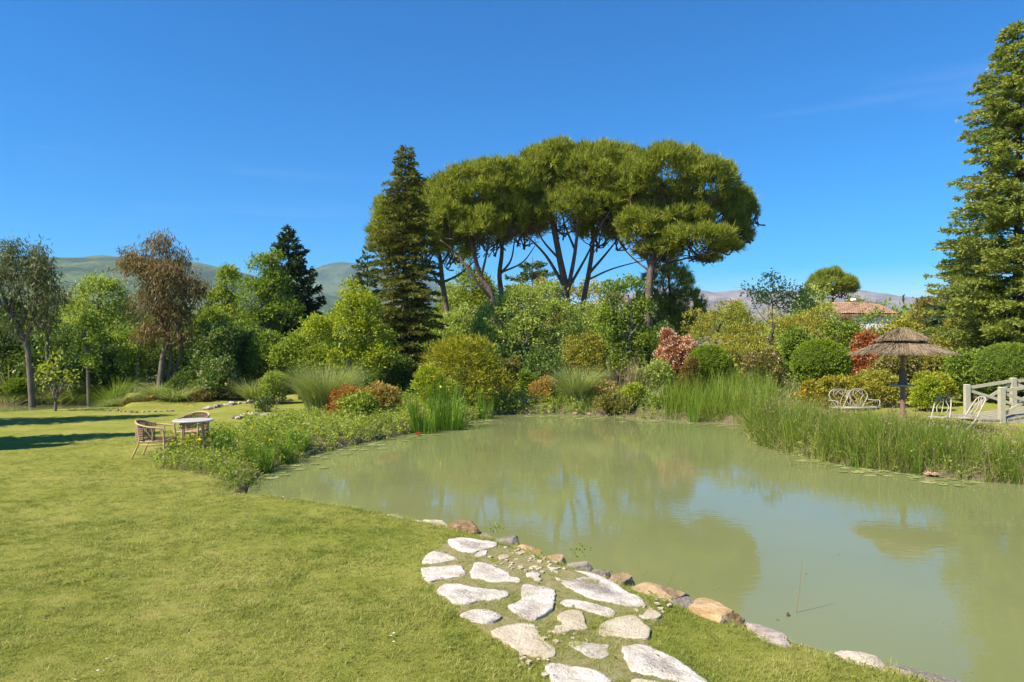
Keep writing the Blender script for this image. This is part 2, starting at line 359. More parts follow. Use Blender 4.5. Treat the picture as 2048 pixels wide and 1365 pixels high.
M_steel = plain('grey_socket', (.15, .10, .07), .8, .2, 15)
M_wall = plain('white_render', (.78, .75, .70), .85, .06, 3)
M_tile = plain('terracotta_tile', (.36, .215, .13), .8, .5, 2.2)
M_hill1 = None
M_core, _t, _b = newmat('core_shade_green'); _t.links.new(ramp(_t, noise(_t, 14, 4, .6, 'World'), [(.02, .035, .006, .35), (.07, .10, .015, .7)]), _b.inputs['Base Color']); _b.inputs['Roughness'].default_value = 1; _b.inputs['Specular IOR Level'].default_value = 0  # darkened green: the shade inside clipped bushes is put into this colour
def hillmat(name, a, b_, c):
    m, t, b = newmat(name); g = t.nodes.new('ShaderNodeNewGeometry')
    n1 = noise(t, .005, 8, .65, vec=g.outputs['Position']); n2 = noise(t, .05, 6, .75, vec=g.outputs['Position'])
    f = mathn(t, 'ADD', mathn(t, 'MULTIPLY', n1, .6), mathn(t, 'MULTIPLY', n2, .4))
    t.links.new(ramp(t, f, [(*a, .43), (*b_, .5), (*c, .57)]), b.inputs['Base Color']); b.inputs['Roughness'].default_value = 1; b.inputs['Specular IOR Level'].default_value = 0; return m
M_hillgreen = hillmat('wooded_hill', (.022, .045, .014), (.055, .09, .022), (.11, .14, .04))
M_hillbare = hillmat('bare_hill', (.10, .085, .055), (.19, .15, .10), (.28, .23, .16))

# ------------------------------------------------------------------ ground sheet
def build_ground():
    rr = [.25]
    while rr[-1] < 62: rr.append(rr[-1] + max(.03, rr[-1] * .0165))
    while rr[-1] < 12000: rr.append(rr[-1] * 1.22)
    rr = np.array(rr)
    th = np.concatenate([np.linspace(-50, 50, 270), np.linspace(50, 310, 90)[1:-1]]) * PI / 180
    R, T = np.meshgrid(rr, th, indexing='ij'); P = np.stack([(R * np.sin(T)).ravel(), (R * np.cos(T)).ravel()], -1)
    z = ground(P); nR, nT = R.shape
    V = np.column_stack([P, z])
    V = np.vstack([V, [0, 0, z[0]]])
    i = np.arange(nR - 1)[:, None]; j = np.arange(nT)[None]; j2 = (j + 1) % nT
    Q = np.stack([i * nT + j, (i + 1) * nT + j, (i + 1) * nT + j2, i * nT + j2], -1).reshape(-1, 4)
    jj = np.arange(nT); T3 = np.stack([np.full(nT, nR * nT), jj, (jj + 1) % nT], -1)
    # planting beds: soil along the far and left shores
    sd = sdist(P, POND); soil = np.zeros(len(P))
    px = CX + P[:, 0] / np.maximum(P[:, 1], .1) * F; py = HY + (CAMZ - z) * F / np.maximum(P[:, 1], .1)
    soil[(P[:, 1] > 10.5) & (P[:, 0] > -2) & (sd < 2.3)] = .85
    soil[(sdist(P, np.array(nb)) < -.12) | (sdist(P, np.array(lb_)) < -.1)] = .8
    soil[(P[:, 1] > 26) & (P[:, 0] > -6)] = .8
    soil[(P[:, 1] > 31)] = .8
    soil = np.append(soil, 0)
    me = mesh('ground', V, [Q, T3], M_turf, {'soil': soil}, True)
    tag(link('ground', me), 'mown green lawn and planting beds around the pond', kind='structure')
build_ground()
def flat_poly(name, poly, z, mat, label):
    n_ = len(poly); V = np.column_stack([poly, np.full(n_, z)])
    me = bpy.data.meshes.new(name); me.from_pydata([tuple(v) for v in V], [], [list(range(n_))[::-1]]); me.materials.append(mat)
    if me.polygons[0].normal.z < 0: me.flip_normals()
    o = link(name, me); tag(o, label, kind='structure'); return o
def grow(poly, d):
    c = poly.mean(0); return c + (poly - c) * (1 + d / np.linalg.norm(poly - c, axis=1))[:, None]
# water sheets (the ground rises above them at every bank)
flat_poly('pond_water', np.array([(-7.5, 3.0), (24, 1.5), (24, 27), (-7.5, 27)]), 0.0, M_water, 'murky green pond water')
flat_poly('stream_water', np.array([(-34, 22), (-13, 22), (-13, 31), (-34, 31)]), 0.0, M_water, 'narrow strip of water beyond the left lawn')

# ------------------------------------------------------------------ hills
def ridge(name, prof, Y0, depth, mat, label, seed):
    """a range of hills: crest heights measured against the horizon, real slopes in front of and behind it"""
    prof = np.array(prof, float); nx, ny = 260, 46
    xs = np.linspace(prof[0, 0], prof[-1, 0], nx); crest = np.interp(xs, prof[:, 0], prof[:, 1])
    V = np.zeros((nx, ny, 3))
    for j in range(ny):
        v = j / (ny - 1) * 1.5; y = Y0 - depth + v * depth
        fall = np.sin(np.clip(v, 0, 1) * PI / 2) ** 1.2 if v <= 1 else math.cos((v - 1) * PI / 2 * 1.6)
        h = (HY - crest) / F * Y0 + CAMZ
        X = (xs - CX) / F * Y0
        P = np.column_stack([X, np.full(nx, y)])
        nz_ = vnoise(P, seed, 1 / 380.) * .15 + vnoise(P, seed + 1, 1 / 130.) * .085 + vnoise(P, seed + 2, 1 / 45.) * .028
        edge = ss(0, .08, (np.arange(nx) / (nx - 1))) * ss(0, .08, 1 - np.arange(nx) / (nx - 1))
        V[:, j] = np.column_stack([X, np.full(nx, y), -12 + (h + 12) * (fall * (1 - .9 * 0) + nz_ * (fall if v < 1 else fall) * min(1, 2.2 * abs(1 - v) + .12)) * edge])
    i = np.arange(nx - 1)[:, None]; j = np.arange(ny - 1)[None]
    Q = np.stack([i * ny + j, (i + 1) * ny + j, (i + 1) * ny + j + 1, i * ny + j + 1], -1).reshape(-1, 4)
    me = mesh(name, V.reshape(-1, 3), [Q], mat, None, True); o = link(name, me); tag(o, label, kind='structure')
ridge('hills', [(-700, 590), (-300, 560), (0, 533), (60, 522), (95, 523), (140, 530), (200, 531), (250, 525), (300, 530), (380, 533), (450, 543), (520, 556), (600, 575), (760, 620), (1000, 690)], 2600, 1500, M_hillgreen, 'wooded hill range beyond the trees at left', 11)
ridge('hills', [(200, 640), (420, 575), (520, 562), (600, 560), (640, 556), (700, 549), (760, 548), (840, 560), (930, 585), (1050, 600), (1150, 615), (1250, 640)], 4300, 2200, M_hillgreen, 'farther blue hill behind the fir', 21)
ridge('hills', [(1000, 660), (1200, 600), (1300, 592), (1385, 589), (1440, 587), (1500, 588), (1580, 590), (1650, 597), (1750, 600), (1850, 602), (1950, 598), (2100, 600), (2500, 620), (2900, 660)], 5200, 2400, M_hillbare, 'bare pinkish hill range on the right horizon', 31)

# ------------------------------------------------------------------ foliage makers
def unit(v): return v / (np.linalg.norm(v, axis=-1, keepdims=True) + 1e-9)
def kites(mb, C, A, L, Wd, rnd, fold=.15):
    """one kite shaped leaf per row: base C, direction A, length L, width Wd"""
    n_ = len(C)
    if not n_: return
    s = unit(np.cross(A, rng.normal(size=(n_, 3)))); u = np.cross(A, s)
    L = np.broadcast_to(L, (n_,))[:, None]; Wd = np.broadcast_to(Wd, (n_,))[:, None]
    m = C + A * L * .45 + u * Wd * fold
    V = np.stack([C, m + s * Wd / 2, C + A * L, m - s * Wd / 2], 1).reshape(-1, 3)
    mb.add(V, np.arange(4 * n_).reshape(-1, 4), rnd=np.repeat(rnd, 4))
def tris(mb, C, A, L, Wd, rnd):
    n_ = len(C); s = unit(np.cross(A, rng.normal(size=(n_, 3))))
    L = np.broadcast_to(L, (n_,))[:, None]; Wd = np.broadcast_to(Wd, (n_,))[:, None]
    V = np.stack([C - s * Wd / 2, C + s * Wd / 2, C + A * L], 1).reshape(-1, 3)
    mb.add(V, T=np.arange(3 * n_).reshape(-1, 3), rnd=np.repeat(rnd, 3))
def shell(lobes, n_, lo=-.45, inner=.72):
    """points on and just under the surface of overlapping ellipsoids"""
    lobes = np.array(lobes, float); a = (lobes[:, 3] * lobes[:, 5] + lobes[:, 3] * lobes[:, 4] + lobes[:, 4] * lobes[:, 5]); k = rng.choice(len(lobes), n_, p=a / a.sum())
    d = unit(rng.normal(size=(n_, 3))); d[:, 2] = np.where(d[:, 2] < lo, -d[:, 2], d[:, 2])
    r = inner + (1.06 - inner) * rng.uniform(size=n_) ** .55
    P = lobes[k, :3] + d * lobes[k, 3:6] * r[:, None]
    # drop points buried deep inside another lobe
    keep = np.ones(n_, bool)
    for q in lobes:
        keep &= ~((((P - q[:3]) / q[3:6]) ** 2).sum(1) < .36)
    N = unit(d / lobes[k, 3:6]); return P[keep], N[keep]
def shrublobes(c, r, n_):
    c = np.array(c); r = np.array(r); o = [(*c, *(r * .66))]
    for i in range(n_):
        a = rng.uniform(0, 2 * PI); h = rng.uniform(-.35, .8); rad = rng.uniform(.35, .72) * math.sqrt(max(.15, 1 - max(h, 0) ** 2)); f = rng.uniform(.24, .42)
        o.append((*(c + r * [math.cos(a) * rad, math.sin(a) * rad, h * (1 - f * .8)]), *(r * f * rng.uniform(.8, 1.25, 3))))
    return o
def sublobes(c, r, n_, frac=.5):
    """break an ellipsoid into an uneven bunch of smaller ones"""
    c = np.array(c); r = np.array(r); o = [(*(c + r * [0, 0, -.08]), *(r * .74))]
    for i in range(n_):
        d = unit(rng.normal(size=3)); d[2] = abs(d[2]) * 1.1 - .35; f = rng.uniform(.42, .62) * frac / .5
        o.append((*(c + r * d * (1 - f * .85)), *(r * f * rng.uniform(.85, 1.15, 3))))
    return o
def cloud(mb, lobes, n_clump, per, cr_, L, Wd, out=.7, up=.2, jit=.9, lo=-.45, inner=.72, bias=0.0):
    P, N = shell(lobes, n_clump, lo, inner); m = len(P)
    ctone = rng.uniform(size=m)
    idx = np.repeat(np.arange(m), per); k = len(idx)
    C = P[idx] + rng.normal(size=(k, 3)) * cr_ * .5
    A = unit(N[idx] * out + np.array([0, 0, up]) + rng.normal(size=(k, 3)) * jit * .6)
    r = np.clip(.45 * ctone[idx] + .55 * rng.uniform(size=k) + bias, 0, 1)
    kites(mb, C, A, L * rng.uniform(.7, 1.25, k), Wd * rng.uniform(.75, 1.2, k), r)
def blades(mb, B, H, Wd, lean, droop, seg=3, rnd=None, az=None):
    """curved grass blades: base B, height H, width, lean (0..1), droop of the tip"""
    n_ = len(B); H = np.broadcast_to(H, (n_,)); lean = np.broadcast_to(lean, (n_,)); droop = np.broadcast_to(droop, (n_,))
    az = rng.uniform(0, 2 * PI, n_) if az is None else az; D = np.column_stack([np.cos(az), np.sin(az), np.zeros(n_)])
    fa = az + PI / 2 + rng.normal(size=n_) * .8; Sd = np.column_stack([np.cos(fa), np.sin(fa), np.zeros(n_)])
    Wd = np.broadcast_to(Wd, (n_,)); V = []
    for i in range(seg + 1):
        t = i / seg
        p = B + D * (H * (lean * t + droop * t * t))[:, None]; p[:, 2] += H * (t - .55 * (lean * .4 + droop) * t ** 2.2)
        w = Wd * (1 - t) ** .7 * .5 if i < seg else None
        if i < seg: V += [p - Sd * w[:, None], p + Sd * w[:, None]]
        else: V += [p]
    k = 2 * seg + 1; V = np.stack(V, 1).reshape(-1, 3); b = (np.arange(n_) * k)[:, None]
    Q = np.concatenate([b + np.array([[2 * i, 2 * i + 1, 2 * i + 3, 2 * i + 2]]) for i in range(seg - 1)]) if seg > 1 else None
    T3 = b + np.array([[2 * seg - 2, 2 * seg - 1, 2 * seg]])
    r = rng.uniform(size=n_) if rnd is None else rnd
    mb.add(V, Q, T3, np.repeat(r, k))
def wobble(a, b, n_=5, amp=.06):
    a = np.array(a, float); b = np.array(b, float); L = np.linalg.norm(b - a); t = np.linspace(0, 1, n_)[:, None]
    P = a + (b - a) * t; P[1:-1] += rng.normal(size=(n_ - 2, 3)) * L * amp; return smoothpath(P, 3)

LAB = {}
SH_LEAF = {  # style: leaf length, width, clump radius, leaves per clump, cover, outward, up, jitter
    'fine':   (.075, .05, .10, 9, 2.6, .8, .15, .7),
    'ball':   (.055, .04, .04, 5, 3.2, .9, .1, .7),
    'broad':  (.115, .07, .20, 12, 2.0, .6, .1, 1.0),
    'big':    (.19, .12, .32, 12, 1.7, .6, -.1, 1.0),
    'spray':  (.16, .035, .22, 16, 1.9, .9, .25, .6),
    'loose':  (.14, .07, .30, 12, 1.1, .5, .2, 1.1),
    'droop':  (.24, .04, .38, 16, 1.0, .3, -.9, .8),
}
def foliage(parent, lobes, mat, style, name='foliage', cover=1.0, cap=12000, lo=-.45, inner=.72, bias=0.0, LS=1.0):
    L, Wd, cr_, per, cov, o_, u_, j_ = SH_LEAF[style]; L *= LS; Wd *= LS; cr_ *= LS
    lb = np.array(lobes, float); area = (4 * PI * ((lb[:, 3] * lb[:, 4]) ** 1.6 / 3 + (lb[:, 3] * lb[:, 5]) ** 1.6 / 3 + (lb[:, 4] * lb[:, 5]) ** 1.6 / 3) ** (1 / 1.6)).sum()
    n_leaf = min(cap, cov * cover * area * .6 / (L * Wd * .5)); mb = MB()
    cloud(mb, lobes, max(8, int(n_leaf / per)), per, cr_, L, Wd, o_, u_, j_, lo, inner, bias)
    return mb.build(name, LM[mat] if isinstance(mat, str) else mat, parent)
def stems(parent, base, tips, r, mat, name='trunk', n_=5, amp=.06, sides=6):
    mb = MB()
    for tp in tips: tube(mb, wobble(base, tp, n_, amp), [r, r * .25], sides)
    return mb.build(name, mat, parent, True)
def shrub(name, label, cat, px, Y, top, w, mat, style='fine', group=None, n_=9, depth=.85, cover=1.0, cap=12000, blossom=None, sink=.0, LS=None, base=None):
    sc = Y / F; X = (px - CX) * sc; gz = ground(np.array([X, Y])); zt = CAMZ - (top - HY) * sc; h = zt - gz; rx = w / 2 * sc
    root = empty(name, (X, Y, gz)); tag(root, label, cat, group)
    b0 = gz if base is None else CAMZ - (base - HY) * sc
    if LS is None: LS = min(1.5, max(1, Y / 30.))
    if style == 'ball':
        lobes = [(X, Y, (zt + b0) / 2, rx, rx * .95, (zt - b0) / 2)]
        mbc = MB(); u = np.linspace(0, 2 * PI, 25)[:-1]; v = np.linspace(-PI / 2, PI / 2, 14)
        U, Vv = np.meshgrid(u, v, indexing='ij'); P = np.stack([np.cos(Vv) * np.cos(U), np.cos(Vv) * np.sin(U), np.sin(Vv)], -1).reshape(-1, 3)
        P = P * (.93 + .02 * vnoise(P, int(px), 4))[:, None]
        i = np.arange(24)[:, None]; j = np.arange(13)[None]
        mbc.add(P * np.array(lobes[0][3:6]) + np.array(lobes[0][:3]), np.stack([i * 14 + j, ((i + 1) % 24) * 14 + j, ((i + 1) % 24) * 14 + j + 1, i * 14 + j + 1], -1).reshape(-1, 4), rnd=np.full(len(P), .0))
        mbc.build('shade_core', M_core, root, True)  # added solid core, coloured dark to stand for shade behind the leaves
        foliage(root, lobes, mat, style, 'foliage', cover, cap, -.8, .92)
    else:
        zc = b0 + (zt - b0) * .38
        lobes = shrublobes((X, Y, zc), (rx, rx * depth, (zt - b0) * .62), int(n_ * 1.7))
        foliage(root, lobes, mat, style, 'foliage', cover, cap, -.6, LS=LS)
    tips = [tuple(np.array(l[:3]) + [0, 0, l[5] * .3]) for l in lobes[1:6]] or [(X, Y, zt - .2)]
    stems(root, (X, Y, gz - .05), tips, max(.02, .03 * h), M_darkbark, 'stem')
    if blossom:
        bm, frac = blossom; mb = MB(); nb = int(frac * 4 * PI * rx * rx / .02)
        nb = min(nb, 2600); P, N = shell(lobes, nb, -.3, .97)
        idx = np.repeat(np.arange(len(P)), 7); k = len(idx); r_ = .045 * LS
        kites(mb, P[idx] + N[idx] * .03 + rng.normal(size=(k, 3)) * r_, unit(N[idx] + rng.normal(size=(k, 3)) * .8), .07 * LS, .055 * LS, rng.uniform(size=k))
        mb.build('blossom', LM[bm], root)
    return root
def leaftree(name, label, cat, Y, trunk_px, lobes_px, mat, style, barkm, r=.14, n_=5, cover=1.0, cap=14000, group=None, LS=None, extra=(), depth=.85, lo=-.5):
    """trunk polyline and crown lobes measured in the photograph, at distance Y"""
    sc = Y / F; tp = [AT(x, y, Y) for x, y in trunk_px]; b = tp[0].copy(); b[2] = ground(b[:2]) - .05; tp[0] = b
    root = empty(name, tuple(b + [0, 0, .05])); tag(root, label, cat, group)
    lobes = []
    if LS is None: LS = min(1.6, max(1, Y / 30.))
    centres = []
    for (x, y, rw, rh) in lobes_px:
        c = AT(x, y, Y + rng.uniform(-.35, .35) * rw * sc); rr_ = np.array([rw * sc, rw * sc * depth, rh * sc]); centres.append(c)
        lobes += sublobes(c, rr_, n_)
    mb = MB(); tube(mb, smoothpath(tp, 5), [r, r * .45], 10)
    top = tp[-1]
    for c in centres:
        k = min(len(tp) - 1, max(1, int(len(tp) * rng.uniform(.4, 1)))); s0 = tp[k]
        tube(mb, wobble(s0, c, 5, .07), [r * .45, r * .1], 6)
        for _ in range(3):
            e = c + rng.normal(size=3) * np.array([1, .8, .7]) * .45 * rw * sc; tube(mb, wobble(c, e, 4, .1), [r * .14, r * .04], 4, cap=False)
    for q, rq in extra:
        tube(mb, smoothpath([AT(x, y, Y + dy) for x, y, dy in q], 5), rq, 8)
    mb.build('trunk', barkm, root, True)
    foliage(root, lobes, mat, style, 'crown', cover, cap, lo, LS=LS)
    return root

# umbrella pines: bristling tufts of needles over flat-bottomed domes
def stone_pine(label, Y, trunk_px, branches, lobes_px, dens=1.0, mat='pine_needles', r=.2, name='umbrella_pine', cat='pine tree', group='tall umbrella pines behind the pond', tl=.28, lo=-.62):
    sc = Y / F; tp = [AT(x, y, Y) for x, y in trunk_px]; b = tp[0].copy(); b[2] = ground(b[:2]) - .05; tp[0] = b
    root = empty(name, tuple(b + [0, 0, .05])); tag(root, label, cat, group)
    mb = MB(); tube(mb, smoothpath(tp, 5), [r, r * .5], 10)
    for br in branches:
        P = [AT(x, y, Y + (i * rng.uniform(-.5, .5))) for i, (x, y) in enumerate(br[0])]; tube(mb, smoothpath(P, 5), [br[1], br[1] * .35], 7)
    mb.build('trunk', M_pinebark, root, True)
    lob = []; tw = MB()
    for (x, y, rw, rh) in lobes_px:
        c = AT(x, y + 4, Y + rng.uniform(-.5, .5) * rw * sc); R_ = np.array([rw * sc * 1.14, rw * sc * 1.14, rh * sc * 1.14])
        lob.append((*c, *(R_ * .76)))
        for _ in range(38):
            d = unit(rng.normal(size=3)); d[2] = abs(d[2]) * 1.1 - .3; d = unit(d); f = rng.uniform(.13, .26)
            lob.append((*(c + R_ * d * (1.04 - f * .9)), *(R_ * f)))
        for _ in range(16):
            e = c + rng.uniform(-.75, .75, 3) * R_; s0 = c + np.array([rng.normal() * .3, rng.normal() * .3, -R_[2] * rng.uniform(.6, 1.1)])
            tube(tw, wobble(s0, e, 4, .08), [.05, .015], 4, cap=False)
    tw.build('branch', M_pinebark, root)
    lb = np.array(lob); area = (4 * PI * lb[:, 3] * (lb[:, 5] * .6 + lb[:, 3] * .4)).sum() * .55
    n_t = int(min(19000, dens * area * 33)); P, N = shell(lob, n_t, lo, .8)
    mbn = MB(); per = 9; idx = np.repeat(np.arange(len(P)), per); k = len(idx); ct = rng.uniform(size=len(P))
    A = unit(N[idx] * .75 + [0, 0, .7] + rng.normal(size=(k, 3)) * .45)
    C = P[idx] + rng.normal(size=(k, 3)) * .075
    tris(mbn, C, A, tl * rng.uniform(.7, 1.3, k) * (.75 + .7 * rng.uniform(size=len(P)) ** 3)[idx], .05, np.clip(.5 * ct[idx] + .5 * rng.uniform(size=k), 0, 1))
    mbn.build('crown', LM[mat], root); return root

# firs and cedars: whorls of boughs carrying flat sprays
def conifer(name, label, cat, px, Y, top, prof, mat, z0=.5, step=.30, per=7, droop=.25, rise=.1, sparse=1.0, twig=.30, ls=.12, lean=(0, 0), tr=.16, group=None, cap=26000, gap=0.0, rag=(.72, 1.12)):
    sc = Y / F; X = (px - CX) * sc; gz = ground(np.array([X, Y])); zt = CAMZ - (top - HY) * sc; h = zt - gz
    root = empty(name, (X, Y, gz)); tag(root, label, cat, group)
    pr = np.array([((CAMZ - (y - HY) * sc), w * sc) for y, w in prof]); pr = pr[np.argsort(pr[:, 0])]
    mb = MB(); tube(mb, wobble((X, Y, gz - .05), (X, Y, zt - .15), 6, .004), [tr, .02], 8)
    C, A, T_, Ls = [], [], [], []
    z = gz + z0; boughs = 0
    while z < zt - .1:
        R_ = np.interp(z, pr[:, 0], pr[:, 1]); nb = max(4, int(per * (0.6 + .5 * R_ / pr[:, 1].max())))
        a0 = rng.uniform(0, 6)
        for k in range(nb):
            if rng.uniform() < gap: continue
            az = a0 + 2 * PI * k / nb + rng.normal() * .25; L = R_ * rng.uniform(*rag); D = np.array([math.cos(az), math.sin(az), 0])
            zz = z + rng.normal() * step * .3; tone = rng.uniform()
            s = np.linspace(0, 1, 7)[:, None]; path = np.array([X, Y, zz]) + D * L * s + np.array([0, 0, 1.]) * (rise * L * s - droop * L * s * s + .06 * L * s ** 4)
            tube(mb, path, [max(.012, .03 * L ** .5 * .6), .006], 4, cap=False)
            side = np.array([-D[1], D[0], 0]); nt_ = int(max(5, L * 15) * sparse)
            t = rng.uniform(.18, 1, nt_); p0 = np.column_stack([np.interp(t, s[:, 0], path[:, q]) for q in range(3)])
            tl_ = twig * (1.15 - t) * L * .8 + .10; sg = rng.choice([-1, 1], nt_)
            td = unit(D * .75 + side * sg[:, None] * .8 + np.array([0, 0, -.12]) + rng.normal(size=(nt_, 3)) * .12)
            q = 7; u = np.tile(np.linspace(.1, 1, q), nt_); ii = np.repeat(np.arange(nt_), q)
            c = p0[ii] + td[ii] * (tl_[ii] * u)[:, None]; c[:, 2] -= .10 * tl_[ii] * u * u
            C.append(c + rng.normal(size=c.shape) * .02); A.append(unit(td[ii] + rng.normal(size=c.shape) * .5 + [0, 0, .18])); T_.append(np.full(len(c), tone) * .45 + rng.uniform(size=len(c)) * .55)
        z += step * (1.0 if z < gz + h * .7 else .8)
    # leader tuft
    C = np.concatenate(C); A = np.concatenate(A); T_ = np.concatenate(T_)
    if len(C) > cap: k = rng.choice(len(C), cap, replace=False); C, A, T_ = C[k], A[k], T_[k]; ls *= 1.1
    mbn = MB(); kites(mbn, C, A, ls * rng.uniform(.8, 1.5, len(C)), ls * .42, np.clip(T_, 0, 1))
    mb.build('trunk', M_darkbark, root, True); mbn.build('crown', LM[mat], root); return root

# ================================================================== TREES
stone_pine('umbrella pine immediately right of the tall fir, with one straight dark trunk', 43,
    [(905, 745), (899, 660), (885, 565), (880, 520), (868, 460)],
    [([(886, 565), (920, 548), (960, 512)], .09), ([(884, 575), (860, 540), (835, 505)], .09), ([(882, 530), (905, 490), (900, 440)], .08)],
    [(880, 395, 48, 42), (800, 440, 50, 50), (775, 480, 34, 50), (850, 465, 55, 48), (905, 490, 40, 38), (845, 410, 40, 40)])
stone_pine('umbrella pine with a trunk leaning left above the pale bushy tree', 41,
    [(995, 720), (985, 600), (962, 555), (948, 505), (940, 440)],
    [([(985, 600), (950, 560), (915, 510), (880, 480)], .11), ([(962, 555), (975, 500), (985, 440)], .08)],
    [(940, 385, 62, 50), (1000, 368, 58, 46), (905, 425, 48, 48), (960, 450, 55, 42), (1015, 430, 45, 46)])
stone_pine('slim umbrella pine forking in a V in front of the blue gap', 44,
    [(1005, 720), (1003, 600), (999, 550), (1004, 500), (1000, 440)],
    [([(1001, 548), (1022, 520), (1030, 475)], .09), ([(1003, 545), (1045, 525), (1070, 492)], .07)],
    [(1020, 410, 52, 56), (985, 465, 42, 36), (1048, 450, 42, 40), (1060, 400, 44, 50)])
stone_pine('highest umbrella pine with several trunks fanning from one foot', 42,
    [(1138, 720), (1132, 590), (1120, 520), (1106, 450), (1090, 390)],
    [([(1130, 575), (1092, 512), (1048, 466)], .12), ([(1136, 580), (1150, 505), (1155, 440), (1148, 370)], .14), ([(1138, 575), (1172, 515), (1196, 465)], .10), ([(1120, 520), (1085, 480), (1070, 440)], .08), ([(1150, 500), (1130, 450), (1120, 400)], .08)],
    [(1130, 338, 82, 52), (1065, 362, 52, 50), (1195, 345, 70, 52), (1120, 420, 66, 46), (1210, 410, 48, 44), (1062, 425, 38, 36)], 1.1, r=.26)
stone_pine('umbrella pine with a bare reddish trunk curving right, under the crest of the grove', 43.5,
    [(1150, 720), (1166, 610), (1178, 545), (1186, 480), (1182, 400)],
    [([(1180, 545), (1212, 508), (1242, 470)], .10), ([(1176, 560), (1225, 538), (1292, 520)], .07), ([(1186, 480), (1205, 430), (1225, 380)], .09)],
    [(1240, 345, 52, 50), (1255, 400, 52, 50), (1195, 455, 42, 36), (1245, 455, 40, 34)])
stone_pine('rightmost umbrella pine with the widest crown and a long drooping bough', 40,
    [(1290, 740), (1298, 590), (1304, 530), (1312, 470), (1330, 400)],
    [([(1302, 548), (1345, 525), (1420, 505), (1468, 488)], .07), ([(1300, 540), (1285, 480), (1275, 420)], .09), ([(1306, 528), (1342, 490), (1372, 430), (1410, 380)], .12), ([(1310, 490), (1350, 470), (1420, 440), (1480, 410)], .10), ([(1304, 545), (1270, 520), (1240, 490)], .07)],
    [(1335, 352, 76, 52), (1405, 372, 62, 50), (1285, 372, 46, 48), (1350, 435, 88, 50), (1445, 425, 46, 44), (1487, 405, 22, 30), (1475, 448, 24, 22), (1285, 455, 48, 42), (1395, 480, 66, 32), (1452, 492, 30, 9), (1320, 500, 45, 24), (1502, 425, 12, 22), (1490, 470, 16, 12), (1420, 515, 22, 6)], 1.1, r=.24)
stone_pine('dark bushy pine below the right end of the umbrella pines', 47,
    [(1345, 740), (1345, 650), (1340, 580), (1335, 540)], [([(1340, 600), (1375, 570)], .06)],
    [(1335, 560, 42, 36), (1370, 610, 34, 34), (1300, 620, 40, 36), (1350, 650, 45, 36)], .55, 'dark_needles' if False else 'pine_needles', .13, 'pine_tree', 'pine tree', None, .3, -.8)
stone_pine('small round pine standing alone on the skyline beside the tiled roof', 75,
    [(1668, 720), (1667, 640), (1665, 580)], [([(1667, 600), (1690, 580)], .08)],
    [(1665, 566, 40, 26), (1640, 578, 26, 18), (1690, 574, 22, 18)], .9, 'pine_needles', .2, 'pine_tree', 'pine tree', None, .42)
conifer('fir_tree', 'tall pointed olive green fir in front of the umbrella pines', 'fir tree', 811, 30, 285,
    [(285, 3), (320, 20), (370, 42), (400, 36), (440, 50), (500, 62), (580, 68), (660, 72), (760, 62)], 'fir_needles', .4, .27, 11, .30, .16, 1.5, .32, .12, tr=.2, cap=75000, gap=.08, rag=(.55, 1.2))
conifer('fir_tree', 'dark spiky conifer with a crooked top rising above the left trees', 'fir tree', 576, 36, 454,
    [(454, 2), (490, 22), (520, 32), (560, 46), (600, 58), (640, 64), (720, 66), (760, 60)], 'dark_needles', 1.5, .30, 9, .02, .45, 1.0, .24, .19, gap=.2, tr=.14, cap=22000)
conifer('cedar_tree', 'big layered cedar filling the right edge of the photo', 'cedar tree', 2038, 27, 45,
    [(45, 6), (90, 40), (180, 72), (240, 80), (330, 98), (420, 112), (500, 120), (600, 140), (700, 150), (760, 140)], 'cedar_needles', .9, .36, 13, .20, .26, 1.5, .30, .13, tr=.24, cap=112000, gap=.05, rag=(.62, 1.2))
conifer('cedar_tree', 'smaller bluish conifer tucked behind the left skirt of the big cedar', 'cedar tree', 1945, 33, 470,
    [(470, 4), (520, 32), (580, 55), (640, 75), (720, 90)], 'bluish_needles', .8, .34, 11, .15, .2, 1.1, .34, .17, cap=26000)
conifer('cedar_tree', 'young cedar peeping out left behind the tall fir', 'cedar tree', 735, 48, 500,
    [(500, 3), (540, 28), (580, 38), (640, 46), (720, 50)], 'bluish_needles', .8, .45, 6, .1, .2, .8, .3, .2, cap=9000)
conifer('cedar_tree', 'distant flat boughed cedar seen between the pine trunks', 'cedar tree', 1065, 62, 510,
    [(510, 3), (540, 30), (570, 50), (620, 60), (700, 70)], 'bluish_needles', .8, .8, 7, .0, .15, .8, .3, .28, cap=9000)
# conifers beyond the left edge whose shadows cross the lawn
for lab, cx_, cy_, hh, ww in (('slim cypress just outside the left edge casting the far lawn shadow', -18.2, 17.9, 9.2, 1.25), ('slim cypress just outside the left edge casting the near lawn shadow', -15.3, 14.1, 8.0, .95), ('short cypress just outside the left edge beside the nearer one', -14.9, 13.0, 6.0, .6)):
    Yc = cy_; conifer('cypress_tree', lab, 'cypress tree', CX + cx_ / cy_ * F, cy_, HY - (hh + .22 - CAMZ) / cy_ * F,
        [(HY - (hh * k + .22 - CAMZ) / cy_ * F, ww * w_ / cy_ * F) for k, w_ in ((1, .03), (.85, .4), (.6, .8), (.3, 1.), (.08, .9))], 'dark_needles', .4, .3, 9, -.2, .5, 1.0, .3, .18, cap=7500)

